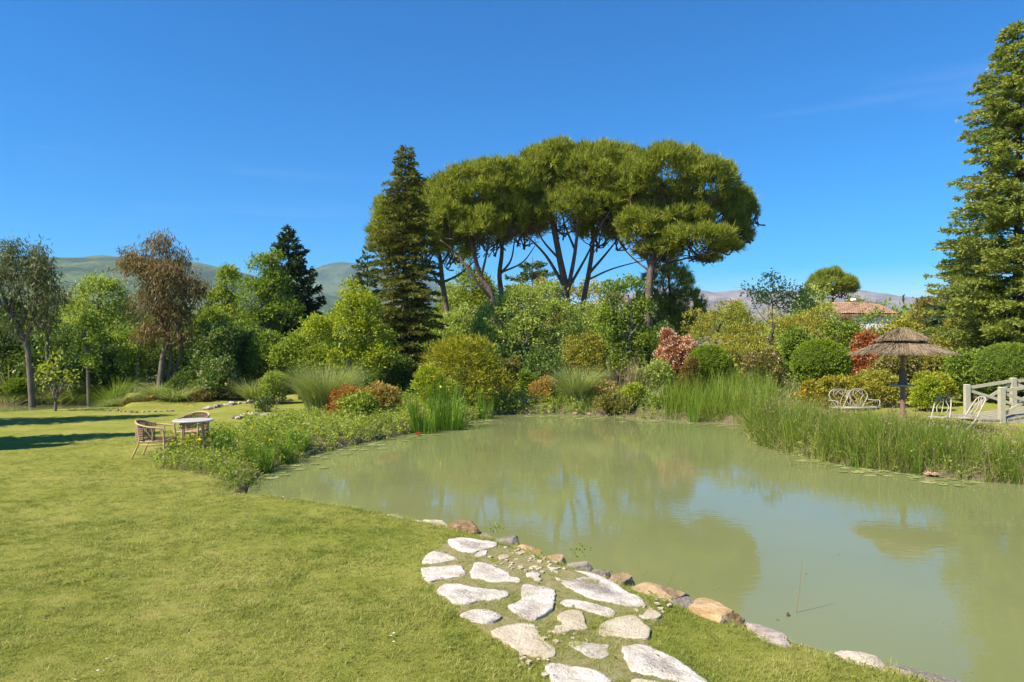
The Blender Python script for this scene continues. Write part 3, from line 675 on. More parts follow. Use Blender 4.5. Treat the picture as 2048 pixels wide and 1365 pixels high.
leaftree('eucalyptus_tree', 'grey green eucalyptus at the far left with a leaning forked trunk', 'tree', 28,
    [(68, 770), (58, 720), (52, 690), (40, 660), (20, 625)],
    [(25, 560, 45, 55), (70, 590, 38, 45), (15, 620, 30, 30), (72, 515, 20, 28), (22, 505, 22, 22), (88, 550, 24, 30), (-40, 560, 45, 60), (20, 660, 26, 24), (85, 650, 22, 26)], 'eucalyptus_leaf', 'droop', M_greybark, .13, 5, 1.3, 11000,
    extra=[([(48, 682, 0), (62, 650, .3), (72, 600, .2), (75, 550, 0)], [.1, .04]), ([(20, 625, 0), (5, 590, 0), (-10, 550, 0)], [.07, .03])])
leaftree('eucalyptus_tree', 'thin crooked eucalyptus between the far left tree and the yellow green crown', 'tree', 30,
    [(100, 770), (95, 710), (94, 675), (100, 650), (90, 630)],
    [(100, 610, 32, 24), (125, 595, 26, 16), (82, 640, 22, 20)], 'eucalyptus_leaf', 'droop', M_greybark, .09, 4, 1.0, 4500)
leaftree('eucalyptus_tree', 'tall rusty brown eucalyptus on pale leaning trunks', 'tree', 28.5,
    [(318, 775), (326, 720), (332, 680), (330, 630), (322, 560)],
    [(318, 500, 30, 32), (285, 540, 34, 36), (330, 560, 48, 48), (355, 525, 18, 24), (375, 590, 30, 40), (300, 610, 38, 42), (345, 640, 42, 42), (398, 580, 16, 24), (270, 520, 18, 22), (300, 668, 30, 26), (368, 680, 26, 30)], 'brown_eucalyptus_leaf', 'droop', M_greybark, .14, 5, 1.35, 15000,
    extra=[([(345, 760, .3), (362, 710, .3), (360, 660, .3), (352, 620, .2)], [.11, .05]), ([(335, 765, .2), (342, 720, .2), (338, 670, .1)], [.10, .07])])
leaftree('leafy_tree', 'broad yellow green tree under the left hill line', 'tree', 38, [(200, 745), (198, 650), (195, 600)],
    [(200, 600, 55, 42), (160, 635, 45, 40), (240, 640, 45, 42), (195, 660, 60, 45), (225, 580, 20, 20)], 'soft_leaf', 'loose', M_greybark, .12, 6, 1.2, 12000)
leaftree('leafy_tree', 'bright green slender tree right of the brown eucalyptus', 'tree', 38, [(450, 745), (452, 650), (456, 580)],
    [(456, 565, 24, 34), (440, 610, 34, 34), (465, 640, 34, 36), (420, 640, 28, 30)], 'fresh_leaf', 'broad', M_greybark, .11, 6, 1.1, 9000)
leaftree('leafy_tree', 'green maple with an uneven top leaning on the dark conifer', 'tree', 33.5, [(535, 750), (532, 660), (528, 590)],
    [(520, 535, 30, 34), (545, 580, 42, 42), (505, 600, 34, 40), (560, 630, 45, 40), (515, 655, 45, 38), (548, 520, 18, 22), (530, 700, 50, 34)], 'mid_leaf', 'broad', M_greybark, .15, 6, 1.3, 15000)
leaftree('leafy_tree', 'lime green maple bush left of the tall fir', 'tree', 26.5, [(700, 780), (700, 700), (705, 640)],
    [(715, 620, 45, 40), (685, 660, 50, 45), (740, 670, 40, 45), (640, 665, 38, 36), (700, 720, 60, 40), (760, 720, 36, 36), (700, 580, 18, 22)], 'lime_leaf', 'broad', M_greybark, .1, 6, 1.3, 17000)
leaftree('leafy_tree', 'deeper green low maple behind the feathery grass clump', 'tree', 27.5, [(600, 780), (600, 730), (605, 690)],
    [(600, 700, 42, 36), (570, 720, 30, 32), (635, 730, 45, 36)], 'fresh_leaf', 'broad', M_greybark, .08, 6, 1.3, 9000)
leaftree('leafy_tree', 'large pale green bushy tree filling the middle behind the pond', 'tree', 32, [(1050, 770), (1048, 700), (1045, 640)],
    [(1060, 610, 60, 45), (1000, 650, 60, 48), (1110, 640, 55, 50), (1045, 680, 80, 50), (960, 680, 40, 38), (1150, 690, 36, 40), (1100, 590, 30, 26), (1060, 720, 70, 36)], 'soft_leaf', 'broad', M_greybark, .14, 7, 1.25, 24000)
leaftree('leafy_tree', 'light green birch like tree glimpsed behind the leaning pine trunk', 'tree', 50, [(945, 750), (945, 620), (945, 570)],
    [(945, 580, 40, 40), (975, 600, 36, 36), (915, 620, 36, 40), (930, 520, 18, 30), (1040, 600, 30, 24)], 'fresh_leaf', 'loose', M_palebark, .12, 5, 1.1, 9000)
leaftree('leafy_tree', 'yellow green tree filling the gap behind the pine with one straight trunk', 'tree', 52, [(905, 750), (905, 640), (905, 600)],
    [(905, 600, 34, 36), (940, 620, 36, 40), (975, 640, 40, 40), (880, 640, 30, 34)], 'soft_leaf', 'broad', M_greybark, .12, 6, 1.1, 8000)
leaftree('leafy_tree', 'olive green tree behind the fanning pine trunks', 'tree', 55, [(1100, 750), (1100, 640), (1100, 600)],
    [(1095, 585, 34, 30), (1140, 600, 40, 36), (1185, 595, 36, 36), (1225, 610, 34, 36), (1150, 640, 60, 36), (1060, 610, 30, 30)], 'hedge_leaf', 'broad', M_greybark, .12, 6, 1.1, 10000)
leaftree('olive_tree', 'thin airy tree with upright twigs on the right skyline', 'tree', 42, [(1545, 740), (1545, 650), (1545, 610)],
    [(1535, 570, 22, 22), (1505, 590, 22, 16), (1570, 575, 18, 14), (1545, 600, 45, 18), (1490, 580, 8, 10), (1580, 600, 24, 16), (1630, 595, 36, 26), (1600, 620, 46, 26)], 'soft_leaf', 'loose', M_greybark, .06, 4, .42, 4200)
leaftree('ivy_tree', 'pollarded tree of bare grey limbs wrapped in ivy', 'tree', 30.5, [(1255, 790), (1253, 730), (1250, 690), (1250, 640)],
    [(1225, 580, 26, 18), (1265, 575, 28, 20), (1215, 650, 18, 40), (1248, 700, 30, 34), (1290, 620, 18, 34), (1225, 610, 18, 18), (1288, 690, 24, 34), (1236, 655, 14, 40), (1264, 640, 13, 36), (1278, 660, 14, 34), (1238, 735, 26, 30), (1268, 730, 22, 26)], 'mid_leaf', 'broad', M_greybark, .10, 4, 1.9, 13000,
    extra=[([(1250, 720, -.05), (1240, 660, -.1), (1222, 610, -.1), (1215, 580, -.05)], [.09, .04]), ([(1258, 720, -.1), (1262, 650, -.1), (1256, 590, -.1)], [.08, .04]), ([(1270, 740, -.1), (1280, 680, 0), (1282, 610, -.1)], [.07, .035]), ([(1240, 760, -.1), (1225, 700, 0), (1235, 640, 0)], [.07, .035])])
leaftree('ivy_tree', 'slender ivy covered trunk in the dark undergrowth at left', 'tree', 28.5, [(180, 775), (175, 720), (170, 680), (172, 650)],
    [(178, 655, 26, 18), (165, 690, 16, 24), (180, 730, 16, 24), (195, 680, 14, 18)], 'mid_leaf', 'broad', M_greybark, .08, 4, 1.0, 4500)
leaftree('ivy_tree', 'ivy clad bushy tree left of the brown eucalyptus trunks', 'tree', 29, [(272, 775), (275, 740), (280, 690)],
    [(280, 690, 32, 34), (265, 730, 28, 28), (300, 665, 18, 18)], 'mid_leaf', 'broad', M_greybark, .07, 5, 1.1, 6000)
# sapling on the lawn
leaftree('sapling', 'small young fruit tree with sparse leaves on the left lawn', 'tree', 22.9, [(111, 828), (112, 805), (113, 797)],
    [(100, 745, 22, 14), (130, 740, 20, 14), (90, 765, 14, 8), (140, 765, 14, 7), (112, 725, 20, 12), (120, 705, 10, 10)], 'lime_leaf', 'loose', M_greybark, .055, 3, .30, 900,
    extra=[([(113, 798, 0), (104, 780, .1), (100, 760, .1), (108, 735, 0)], [.04, .015]), ([(113, 798, 0), (122, 780, -.1), (128, 765, 0), (150, 750, 0)], [.04, .012])])

# ------------------------------------------------------------------ shrubs, back rows first
B = [
 # name, label, cat, px, Y, top, w, mat, style, kwargs
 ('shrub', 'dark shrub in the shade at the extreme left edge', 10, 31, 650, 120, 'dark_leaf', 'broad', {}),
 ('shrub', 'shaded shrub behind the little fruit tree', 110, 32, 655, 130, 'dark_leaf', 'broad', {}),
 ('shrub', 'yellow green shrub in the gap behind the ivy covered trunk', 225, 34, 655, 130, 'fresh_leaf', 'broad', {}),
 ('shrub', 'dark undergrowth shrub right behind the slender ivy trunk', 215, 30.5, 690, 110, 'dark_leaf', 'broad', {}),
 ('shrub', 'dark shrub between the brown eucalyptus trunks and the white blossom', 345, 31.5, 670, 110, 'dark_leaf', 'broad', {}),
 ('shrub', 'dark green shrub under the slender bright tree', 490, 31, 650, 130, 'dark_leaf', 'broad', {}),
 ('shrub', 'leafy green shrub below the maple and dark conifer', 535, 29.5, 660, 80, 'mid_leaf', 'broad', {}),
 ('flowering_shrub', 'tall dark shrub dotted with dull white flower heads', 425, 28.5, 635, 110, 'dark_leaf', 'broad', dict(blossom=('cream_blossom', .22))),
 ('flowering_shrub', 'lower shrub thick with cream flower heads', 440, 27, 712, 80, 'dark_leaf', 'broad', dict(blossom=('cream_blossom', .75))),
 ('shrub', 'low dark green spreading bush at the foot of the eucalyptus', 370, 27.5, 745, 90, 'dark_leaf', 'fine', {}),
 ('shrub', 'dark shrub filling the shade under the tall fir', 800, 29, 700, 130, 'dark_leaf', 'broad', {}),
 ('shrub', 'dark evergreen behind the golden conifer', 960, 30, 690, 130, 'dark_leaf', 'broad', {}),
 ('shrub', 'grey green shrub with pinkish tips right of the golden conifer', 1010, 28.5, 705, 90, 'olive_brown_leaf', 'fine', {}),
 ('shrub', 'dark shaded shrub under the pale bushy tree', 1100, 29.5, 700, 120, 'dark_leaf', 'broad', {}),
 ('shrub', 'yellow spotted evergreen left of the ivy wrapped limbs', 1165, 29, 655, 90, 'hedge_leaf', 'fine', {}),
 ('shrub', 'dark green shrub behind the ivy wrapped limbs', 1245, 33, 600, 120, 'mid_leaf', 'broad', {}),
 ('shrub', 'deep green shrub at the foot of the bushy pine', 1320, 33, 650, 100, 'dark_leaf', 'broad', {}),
 ('hedge', 'clipped hedge dome left of the skyline twigs', 1430, 36, 590, 180, 'hedge_leaf', 'fine', dict(depth=.6)),
 ('hedge', 'wide clipped hedge dome in front of the skyline twigs', 1560, 35, 600, 230, 'hedge_leaf', 'fine', dict(depth=.6)),
 ('hedge', 'low lighter hedge between the red blossom shrub and the globes', 1470, 31.5, 660, 180, 'hedge_leaf', 'fine', {}),
 ('shrub', 'dark leaved laurel behind the clipped globe', 1600, 31, 650, 120, 'mid_leaf', 'broad', {}),
 ('hedge', 'glossy green hedge below the tiled roof', 1720, 34, 624, 200, 'mid_leaf', 'broad', dict(depth=.6)),
 ('shrub', 'purple brown leaved shrub against the house wall', 1700, 38, 628, 60, 'brown_leaf', 'broad', {}),
 ('hedge', 'tall olive brown shrub right of the house', 1850, 35, 590, 150, 'olive_brown_leaf', 'broad', {}),
 ('hedge', 'olive shrub between the house and the big cedar', 1800, 33, 618, 130, 'hedge_leaf', 'broad', {}),
 ('shrub', 'yellow brown shrub above the right side of the thatched parasol', 1890, 31, 630, 120, 'hedge_leaf', 'fine', {}),
 ('shrub', 'yellowish tree top between the skyline pine and the twigs', 1630, 55, 590, 120, 'soft_leaf', 'loose', {}),
 ('shrub', 'distant green tree top hiding the foot of the tiny tan house', 1478, 62, 601, 80, 'soft_leaf', 'broad', {}),
 ('shrub', 'tall pale green bush between the straight pine trunk and the leaning one', 930, 38, 612, 120, 'soft_leaf', 'broad', {}),
 ('shrub', 'tall fresh green bush behind the foot of the reddish pine trunk', 1185, 37, 600, 130, 'soft_leaf', 'broad', {}),
 ('shrub', 'rounded yellow green bush at the foot of the skyline twigs', 1620, 39, 606, 130, 'hedge_leaf', 'fine', {}),
 ('shrub', 'fresh green bush between the brown eucalyptus and the maple', 410, 33, 610, 110, 'fresh_leaf', 'broad', {}),
 ('shrub', 'light green tree top left of the tiled roof', 1700, 66, 598, 110, 'fresh_leaf', 'broad', {}),
 ('shrub', 'bright green crown rising behind the tiled roof', 1745, 68, 592, 90, 'fresh_leaf', 'broad', {}),
 ('flowering_shrub', 'large round shrub of red leaves and pink blossom', 1350, 28.5, 648, 100, 'red_leaf', 'fine', dict(blossom=('pink_blossom', 1.3))),
 ('flowering_shrub', 'shrub with pale pink blossom on its left side, next to the clipped globe', 1520, 27.5, 692, 100, 'olive_brown_leaf', 'fine', dict(blossom=('pink_blossom', .22))),
 ('shrub', 'red leaved shrub behind the left side of the thatched parasol', 1740, 28, 658, 90, 'red_leaf', 'broad', dict(blossom=('pink_blossom', .12))),
 ('shrub', 'red and olive shrub under the parasol canopy', 1800, 26.5, 700, 120, 'olive_brown_leaf', 'broad', dict(blossom=('pink_blossom', .06))),
 ('topiary_globe', 'large clipped green globe left of the thatched parasol', 1642, 26, 683, 108, 'topiary_leaf', 'ball', dict(base=772)),
 ('topiary_globe', 'smaller rounded green bush right of the pink and red shrub', 1418, 27.5, 694, 84, 'topiary_leaf', 'ball', dict(base=770)),
 ('topiary_globe', 'rounded green bush at the right edge behind the footbridge', 2020, 24.5, 690, 125, 'mid_leaf', 'ball', dict(base=790)),
 ('topiary_globe', 'little clipped ball at the far left beyond the stream', 38, 29, 759, 46, 'topiary_leaf', 'ball', dict(base=792)),
 ('shrub', 'glossy dark green shrub between parasol and footbridge', 1940, 25.5, 698, 90, 'mid_leaf', 'broad', {}),
 ('shrub', 'small twiggy brown bush before the rounded green bush', 1380, 26.5, 705, 34, 'brown_leaf', 'fine', {}),
 ('shrub', 'low speckled shrub beside the parasol pole', 1760, 24.5, 738, 110, 'hedge_leaf', 'fine', {}),
 ('juniper', 'spreading golden juniper behind the iron bench', 1690, 23.5, 752, 110, 'yellow_leaf', 'fine', dict(depth=.8)),
 ('juniper', 'golden juniper stretching left of the iron bench', 1635, 24, 760, 80, 'yellow_leaf', 'fine', dict(depth=.8)),
 ('shrub', 'lime green mound right of the parasol pole', 1848, 23, 750, 66, 'lime_leaf', 'fine', {}),
 ('shrub', 'yellow tinted shrub behind the lime green mound', 1868, 24.5, 738, 80, 'golden_needle', 'fine', {}),
 ('golden_conifer', 'lobed golden green conifer bush on the far bank', 925, 25.6, 676, 175, 'golden_needle', 'spray', dict(n_=20, cover=1.3, cap=22000)),
 ('shrub', 'yellow green leafy bush in front of the golden conifer', 868, 24.2, 722, 84, 'lime_leaf', 'fine', {}),
 ('azalea', 'orange red azalea right of the feathery grass clump', 700, 21.3, 772, 84, 'orange_leaf', 'fine', dict(cover=.6, n_=14)),
 ('azalea', 'golden orange azalea beside the orange red one', 762, 22.2, 764, 78, 'peach_leaf', 'fine', dict(cover=.6, n_=14)),
 ('shrub', 'fresh green low shrub before the azaleas', 715, 20.6, 790, 80, 'fresh_leaf', 'broad', dict(n_=12)),
 ('azalea', 'peach yellow azalea at the far shore', 1085, 26.6, 754, 60, 'peach_leaf', 'fine', dict(cover=.65, n_=14)),
 ('shrub', 'bright green narrow bush left of the peach azalea', 1052, 27.4, 735, 40, 'mid_leaf', 'fine', {}),
 ('shrub', 'peach tinted shrub in the middle of the far reeds', 1205, 25.8, 765, 50, 'peach_leaf', 'loose', {}),
 ('shrub', 'yellow green low shrub overhanging the far shore', 1262, 25.2, 770, 66, 'lime_leaf', 'fine', {}),
 ('juniper', 'dark prostrate juniper at the waterline of the far shore', 1235, 24.6, 792, 90, 'olive_brown_leaf', 'fine', dict(depth=.6)),
 ('juniper', 'small green juniper at the waterline right of the prostrate one', 1322, 24.3, 797, 56, 'mid_leaf', 'fine', dict(depth=.6)),
 ('shrub', 'fresh yellow green shrub below the red blossom shrub', 1300, 27, 722, 90, 'soft_leaf', 'broad', {}),
 ('shrub', 'bronze heather mound on the left lawn edge', 275, 26.3, 808, 56, 'brown_leaf', 'fine', {}),
 ('shrub', 'dark bronze dome shrub beside the pale grasses', 403, 26.3, 785, 42, 'brown_leaf', 'fine', {}),
 ('shrub', 'sandy green low shrub right of the lawn path', 500, 27.5, 760, 60, 'olive_brown_leaf', 'fine', {}),
 ('shrub', 'rounded dull green bush behind the feathery grass clump', 545, 26, 745, 60, 'soft_leaf', 'fine', {}),
 ('lavender_bush', 'small bluish lavender tuft between the stone edgings', 532, 23.2, 803, 28, 'bluish_needles', 'spray', {}),
]
for nm, lab, px, Y, top, w, mat, st, kw in B:
    shrub(nm, lab, {'hedge': 'hedge', 'juniper': 'juniper', 'azalea': 'azalea', 'topiary_globe': 'topiary', 'golden_conifer': 'conifer bush', 'lavender_bush': 'lavender'}.get(nm, 'shrub'), px, Y, top, w, mat, st, **kw)
# wood far behind, one mass
def far_wood():
    lobes = []
    for i in range(150):
        a = rng.uniform(-52, 52) * PI / 180; r = rng.uniform(62, 120); X = r * math.sin(a); Y = r * math.cos(a); gz = ground(np.array([X, Y])); h = rng.uniform(3.2, 5.4) * r / 80
        lobes.append((X, Y, gz + h * .35, rng.uniform(3, 5.5), 3, h * .65))
    mb = MB(); cloud(mb, lobes, 4200, 8, .9, .6, .42, .7, .2, 1.0, -.3, .8)
    tag(mb.build('distant_wood', LM['mid_leaf'], None), 'mass of distant green wood behind the garden', kind='stuff')
far_wood()
def undergrowth():
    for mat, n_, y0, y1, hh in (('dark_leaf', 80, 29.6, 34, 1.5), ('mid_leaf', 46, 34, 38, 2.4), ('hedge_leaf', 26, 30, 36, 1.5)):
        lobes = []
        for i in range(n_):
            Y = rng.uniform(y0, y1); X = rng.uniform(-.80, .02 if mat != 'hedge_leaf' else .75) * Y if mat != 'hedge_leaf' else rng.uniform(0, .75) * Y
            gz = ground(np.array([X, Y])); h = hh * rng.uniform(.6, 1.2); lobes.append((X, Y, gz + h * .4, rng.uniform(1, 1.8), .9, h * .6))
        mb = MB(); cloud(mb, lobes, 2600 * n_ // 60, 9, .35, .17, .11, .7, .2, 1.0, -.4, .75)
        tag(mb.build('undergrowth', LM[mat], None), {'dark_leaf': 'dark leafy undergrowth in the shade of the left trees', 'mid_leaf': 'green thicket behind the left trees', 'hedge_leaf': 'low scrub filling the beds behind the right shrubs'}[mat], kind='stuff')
undergrowth()

# ------------------------------------------------------------------ grasses and reeds
def clump(name, label, cat, px, Y, top, w, mat, n_, width=.012, droop=.5, lean=.25, group=None, plumes=False, seg=4, root_r=.35):
    sc = Y / F; X = (px - CX) * sc; gz = ground(np.array([X, Y])); h = CAMZ - (top - HY) * sc - gz; R_ = w / 2 * sc
    root = empty(name, (X, Y, gz)); tag(root, label, cat, group); h0_ = h
    a = rng.uniform(0, 2 * PI, n_); rr = np.sqrt(rng.uniform(size=n_)) * R_ * root_r
    P = np.column_stack([X + rr * np.cos(a), Y + rr * np.sin(a) * .8]); Bz = np.column_stack([P, ground(P) - .03])
    rel = rr / (R_ * root_r); mb = MB(); reach = R_ * (1 - root_r * rel) / max(h, .1); lf = reach * 1.3 * (lean * .32 + droop * .75) * .55; h = h / np.clip(1 - lf, .5, 1)
    blades(mb, Bz, h * rng.uniform(.55, 1.15, n_) , width * rng.uniform(.7, 1.4, n_), lean * rng.uniform(.2, 1.4, n_) * reach * 1.3, droop * rng.uniform(.3, 1.2, n_) * reach * 1.3, seg, az=a + rng.normal(size=n_) * .5)
    mb.build('leaves', LM[mat], root)
    if plumes:
        k = 70; a = rng.uniform(0, 2 * PI, k); mp_ = MB(); B2 = np.column_stack([X + .2 * np.cos(a), Y + .2 * np.sin(a), np.full(k, gz)])
        h = h0_; blades(mp_, B2, h * rng.uniform(1.05, 1.4, k), .022, .25 * R_ / h * rng.uniform(.5, 2.2, k), .35 * R_ / h * rng.uniform(.5, 1.6, k), 5, az=a)
        mp_.build('plume', LM['reed_pale'], root)
    return root
clump('pampas_grass', 'big feathery fountain grass on the left bank', 'ornamental grass', 652, 22.3, 738, 148, 'ornamental_grass', 3200, .014, .6, .32, plumes=True, root_r=.5)
clump('pampas_grass', 'tall arching grass on the far shore beside the peach azalea', 'ornamental grass', 1155, 25.9, 738, 110, 'ornamental_grass', 1700, .016, .6, .4, plumes=True)
GR = 'ornamental grasses in the left border'
for i, (px, Y, top, w, mat, lab) in enumerate([
    (20, 30.2, 783, 90, 'ornamental_grass', 'pale grass clump at the left edge beyond the stream'),
    (75, 30.0, 774, 80, 'ornamental_grass', 'grass clump behind the fruit tree trunk'),
    (140, 30.0, 768, 80, 'ornamental_grass', 'grass clump right of the fruit tree'),
    (190, 29.8, 770, 80, 'reed_green', 'darker grass clump overhanging the end of the stream'),
    (228, 27.6, 768, 70, 'reed_green', 'dark arching grass below the ivy clad bush'),
    (255, 26.7, 788, 70, 'ornamental_grass', 'pale grass behind the bronze heather mound'),
    (318, 27.2, 770, 80, 'ornamental_grass', 'green grass at the foot of the brown eucalyptus'),
    (352, 26.4, 772, 100, 'ornamental_grass', 'broad silvery grass mound left of the bronze dome'),
    (425, 27.4, 762, 70, 'ornamental_grass', 'pale grass below the cream flowers'),
    (508, 26.4, 762, 72, 'ornamental_grass', 'blue green grass right of the lawn path'),
    ]):
    clump('ornamental_grass', lab, 'ornamental grass', px, Y, top, w, mat, 620, .022, .7, .5, GR)

def reed_bed(name, label, poly, n_, h0, h1, mat, width=.012, lean=.16, droop=.12, seg=3, hf=None):
    poly = np.array(poly, float); lo = poly.min(0); hi = poly.max(0); P = rng.uniform(lo, hi, size=(n_ * 4, 2)); P = P[sdist(P, poly) < 0][:n_]
    # uneven: keep by patchy noise
    keep = (vnoise(P, 17, 2.0) + .6 * vnoise(P, 18, 6.0) + rng.normal(size=len(P)) * .35) > -.22; P = P[keep]
    g = ground(P); m = g > -.12; P = P[m]; g = g[m]
    H = rng.uniform(h0 * .75, h1 * 1.08, len(P)) * (1 + .30 * vnoise(P, 23, 1.3) + .20 * vnoise(P, 24, 5.5))
    if hf is not None: H *= hf(P)
    mb = MB(); blades(mb, np.column_stack([P, g - .03]), H, width * rng.uniform(.6, 1.5, len(P)), lean * rng.uniform(.1, 2, len(P)), droop * rng.uniform(0, 2.2, len(P)), seg, rnd=np.clip(.5 + .3 * vnoise(P, 31, 1.3) + rng.normal(size=len(P)) * .3, 0, 1))
    return tag(mb.build(name, LM[mat], None), label, kind='stuff')
pen = PP([(1494, 860), (1500, 880), (1540, 901), (1620, 917), (1700, 932), (1800, 946), (1900, 957), (2048, 968)]) + [(11.5, 12.2), (14, 12.0), (14.5, 13.4), (10.3, 14.3), (8.9, 15.3), (8.0, 16.6), (7.2, 18.4), (6.6, 19.9), (6.0, 19.6)]
reed_bed('reed_bed', 'tall green rushes lining the right bank of the pond', pen, 27000, .58, .98, 'reed_green', .011, .2, .16, hf=lambda P: 1 - .34 * ss(7.6, 9.4, P[:, 0]))
reed_bed('reed_bed', 'pale seed heads and dry stems among the right bank rushes', pen, 12000, .5, .95, 'reed_pale', .009, .35, .35, hf=lambda P: 1 - .34 * ss(7.6, 9.4, P[:, 0]))
pen2 = [(6.4, 19.0), (7.2, 17.4), (8.4, 16.2), (9.8, 15.2), (11.5, 14.6), (14, 14.4), (14, 16), (12.6, 17.6), (12.2, 19.4), (9.9, 19.2), (9.6, 21.6), (7.3, 23.6), (6.1, 23.6)]
reed_bed('meadow_grass', 'long grass around the parasol and iron seats', pen2, 13000, .38, .78, 'reed_green', .010, .4, .4, hf=lambda P: 1 - .62 * ss(10.1, 10.7, P[:, 0]))
reed_bed('meadow_grass', 'straw coloured grass around the parasol and iron seats', pen2, 6000, .35, .8, 'reed_pale', .009, .4, .4, hf=lambda P: 1 - .62 * ss(10.1, 10.7, P[:, 0]))
mid = PP([(1325, 838), (1400, 842), (1505, 850), (1540, 862), (1560, 800), (1450, 800), (1330, 803)])
reed_bed('reed_bed', 'tall rushes on the far shore below the rounded shrubs', mid, 9000, .8, 1.45, 'reed_green', .014)
mid2 = PP([(1280, 806), (1400, 808), (1600, 812), (1680, 812), (1600, 790), (1400, 785), (1280, 790)], .4)
reed_bed('meadow_grass', 'rough pale grass behind the far shore rushes', mid2, 7000, .5, 1.1, 'ornamental_grass', .016, .3, .3)
far1 = PP([(935, 836), (1000, 831), (1100, 829), (1200, 831), (1200, 815), (1100, 812), (1000, 814), (940, 822)])
reed_bed('reed_bed', 'thin rushes at the middle of the far shore', far1, 3000, .3, .62, 'reed_green', .014)
far2 = PP([(1130, 828), (1290, 834), (1330, 838), (1330, 806), (1230, 800), (1140, 805)])
reed_bed('reed_bed', 'grassy growth between the low junipers on the far shore', far2, 3500, .4, .9, 'ornamental_grass', .016, .3, .3)
# iris clumps: stiff sword leaves
IR = 'sword leaved iris clumps at the water edge'
for px, py, top, w, n_, lab in [
    (893, 855, 772, 84, 330, 'tallest iris clump, on the point left of the far shore lilies'),
    (845, 862, 800, 60, 200, 'iris clump left of the tallest one'),
    (972, 834, 785, 36, 120, 'iris clump at the left end of the far shore'),
    (560, 922, 862, 70, 170, 'iris clump at the corner of the near left bank'),
    (520, 942, 880, 60, 150, 'iris clump leaning over the near left water'),
    (600, 905, 855, 50, 110, 'thin iris clump between near and middle left bank'),
    (450, 930, 850, 40, 70, 'iris leaves rising out of the near left leafy plants'),
    (1388, 841, 790, 30, 60, 'pale iris clump at the foot of the far right rushes'),
    (1838, 946, 888, 26, 12, 'upright iris with a yellow flower in front of the right rushes'),
    (1728, 934, 880, 40, 26, 'iris clump in the right rushes below the bench')]:
    q = W0(px, py, .08); clump('iris_clump', lab, 'iris', px, q[1] + .25, top, w, 'iris_leaf', int(n_ * 1.2), .022 if q[1] > 18 else .016, .25, .75, IR, seg=3, root_r=.75)
clump('rush_tuft', 'small tuft of pale rushes standing in open water', 'rush', 1612, 14.0, 885, 90, 'reed_pale', 90, .010, .3, .6, root_r=.55)
clump('grass_tuft', 'thin arching grass tuft between the bank stones', 'grass tuft', 1308, 7.15, 1125, 90, 'reed_green', 16, .007, .8, .7, root_r=.2)

# leafy bank growth (near left point and along the left bank)
def ground_cover(name, label, poly, n_, h0, h1, mats, L, Wd, hf=None):
    poly = np.array(poly, float); lo = poly.min(0); hi = poly.max(0)
    for mat, frac, lb in mats:
        P = rng.uniform(lo, hi, size=(int(n_ * frac) * 4, 2)); P = P[sdist(P, poly) < 0][:int(n_ * frac)]
        P = P[(vnoise(P, 41 + len(mat), 2.3) + rng.normal(size=len(P)) * .5) > -.5]; g = ground(P); P = P[g > -.15]; g = ground(P)
        H = rng.uniform(h0, h1, len(P)) * (1 + .35 * vnoise(P, 43, 1.9)); mb = MB()
        # each plant: a stem with leaves up its height
        blades(mb, np.column_stack([P, g - .02]), H, .006, .2, .1, 2)
        per = 12; idx = np.repeat(np.arange(len(P)), per); k = len(idx); t = rng.uniform(.2, 1.02, k)
        C = np.column_stack([P[idx] + rng.normal(size=(k, 2)) * .045 * (H[idx] / .4)[:, None], g[idx] + H[idx] * t]); A = unit(np.column_stack([rng.normal(size=(k, 2)), rng.uniform(-.2, .9, k)]))
        kites(mb, C, A, L * rng.uniform(.6, 1.3, k), Wd * rng.uniform(.6, 1.3, k), rng.uniform(size=k))
        tag(mb.build(name, LM[mat], None), lb, kind='stuff')
ground_cover('bank_plants', '', nb, 1500, .12, .42, [('fresh_leaf', .45, 'leafy green plants on the near left bank'), ('lime_leaf', .2, 'yellow green leaves among the near left bank plants'), ('dark_leaf', .2, 'dark leaves low on the near left bank')], .055, .03)
reed_bed('bank_grass', 'dry and pale grass stems among the near left bank plants', nb, 2200, .2, .55, 'reed_pale', .006, .5, .4)
reed_bed('bank_grass', 'fine green grass among the near left bank plants', nb, 2600, .2, .5, 'ornamental_grass', .007, .5, .4)
ground_cover('bank_plants', '', lb_, 2900, .12, .42, [('fresh_leaf', .35, 'leafy green plants along the left bank'), ('lime_leaf', .25, 'yellow green plants along the left bank'), ('soft_leaf', .3, 'grey green plants along the left bank')], .075, .04)
reed_bed('bank_grass', 'thin grasses along the left bank', lb_, 6000, .2, .6, 'ornamental_grass', .009, .4, .35)
reed_bed('bank_grass', 'dry straw coloured stems along the left bank', lb_, 2200, .2, .5, 'reed_pale', .009, .4, .4)
ground_cover('bank_plants', '', pen, 900, .12, .4, [('soft_leaf', 1.0, 'leafy weeds between the rushes of the right bank')], .06, .03)
reed_bed('dead_reeds', 'bent and broken brown reeds at the foot of the right bank rushes', pen, 6500, .18, .48, 'dry_stem', .011, .8, .6)
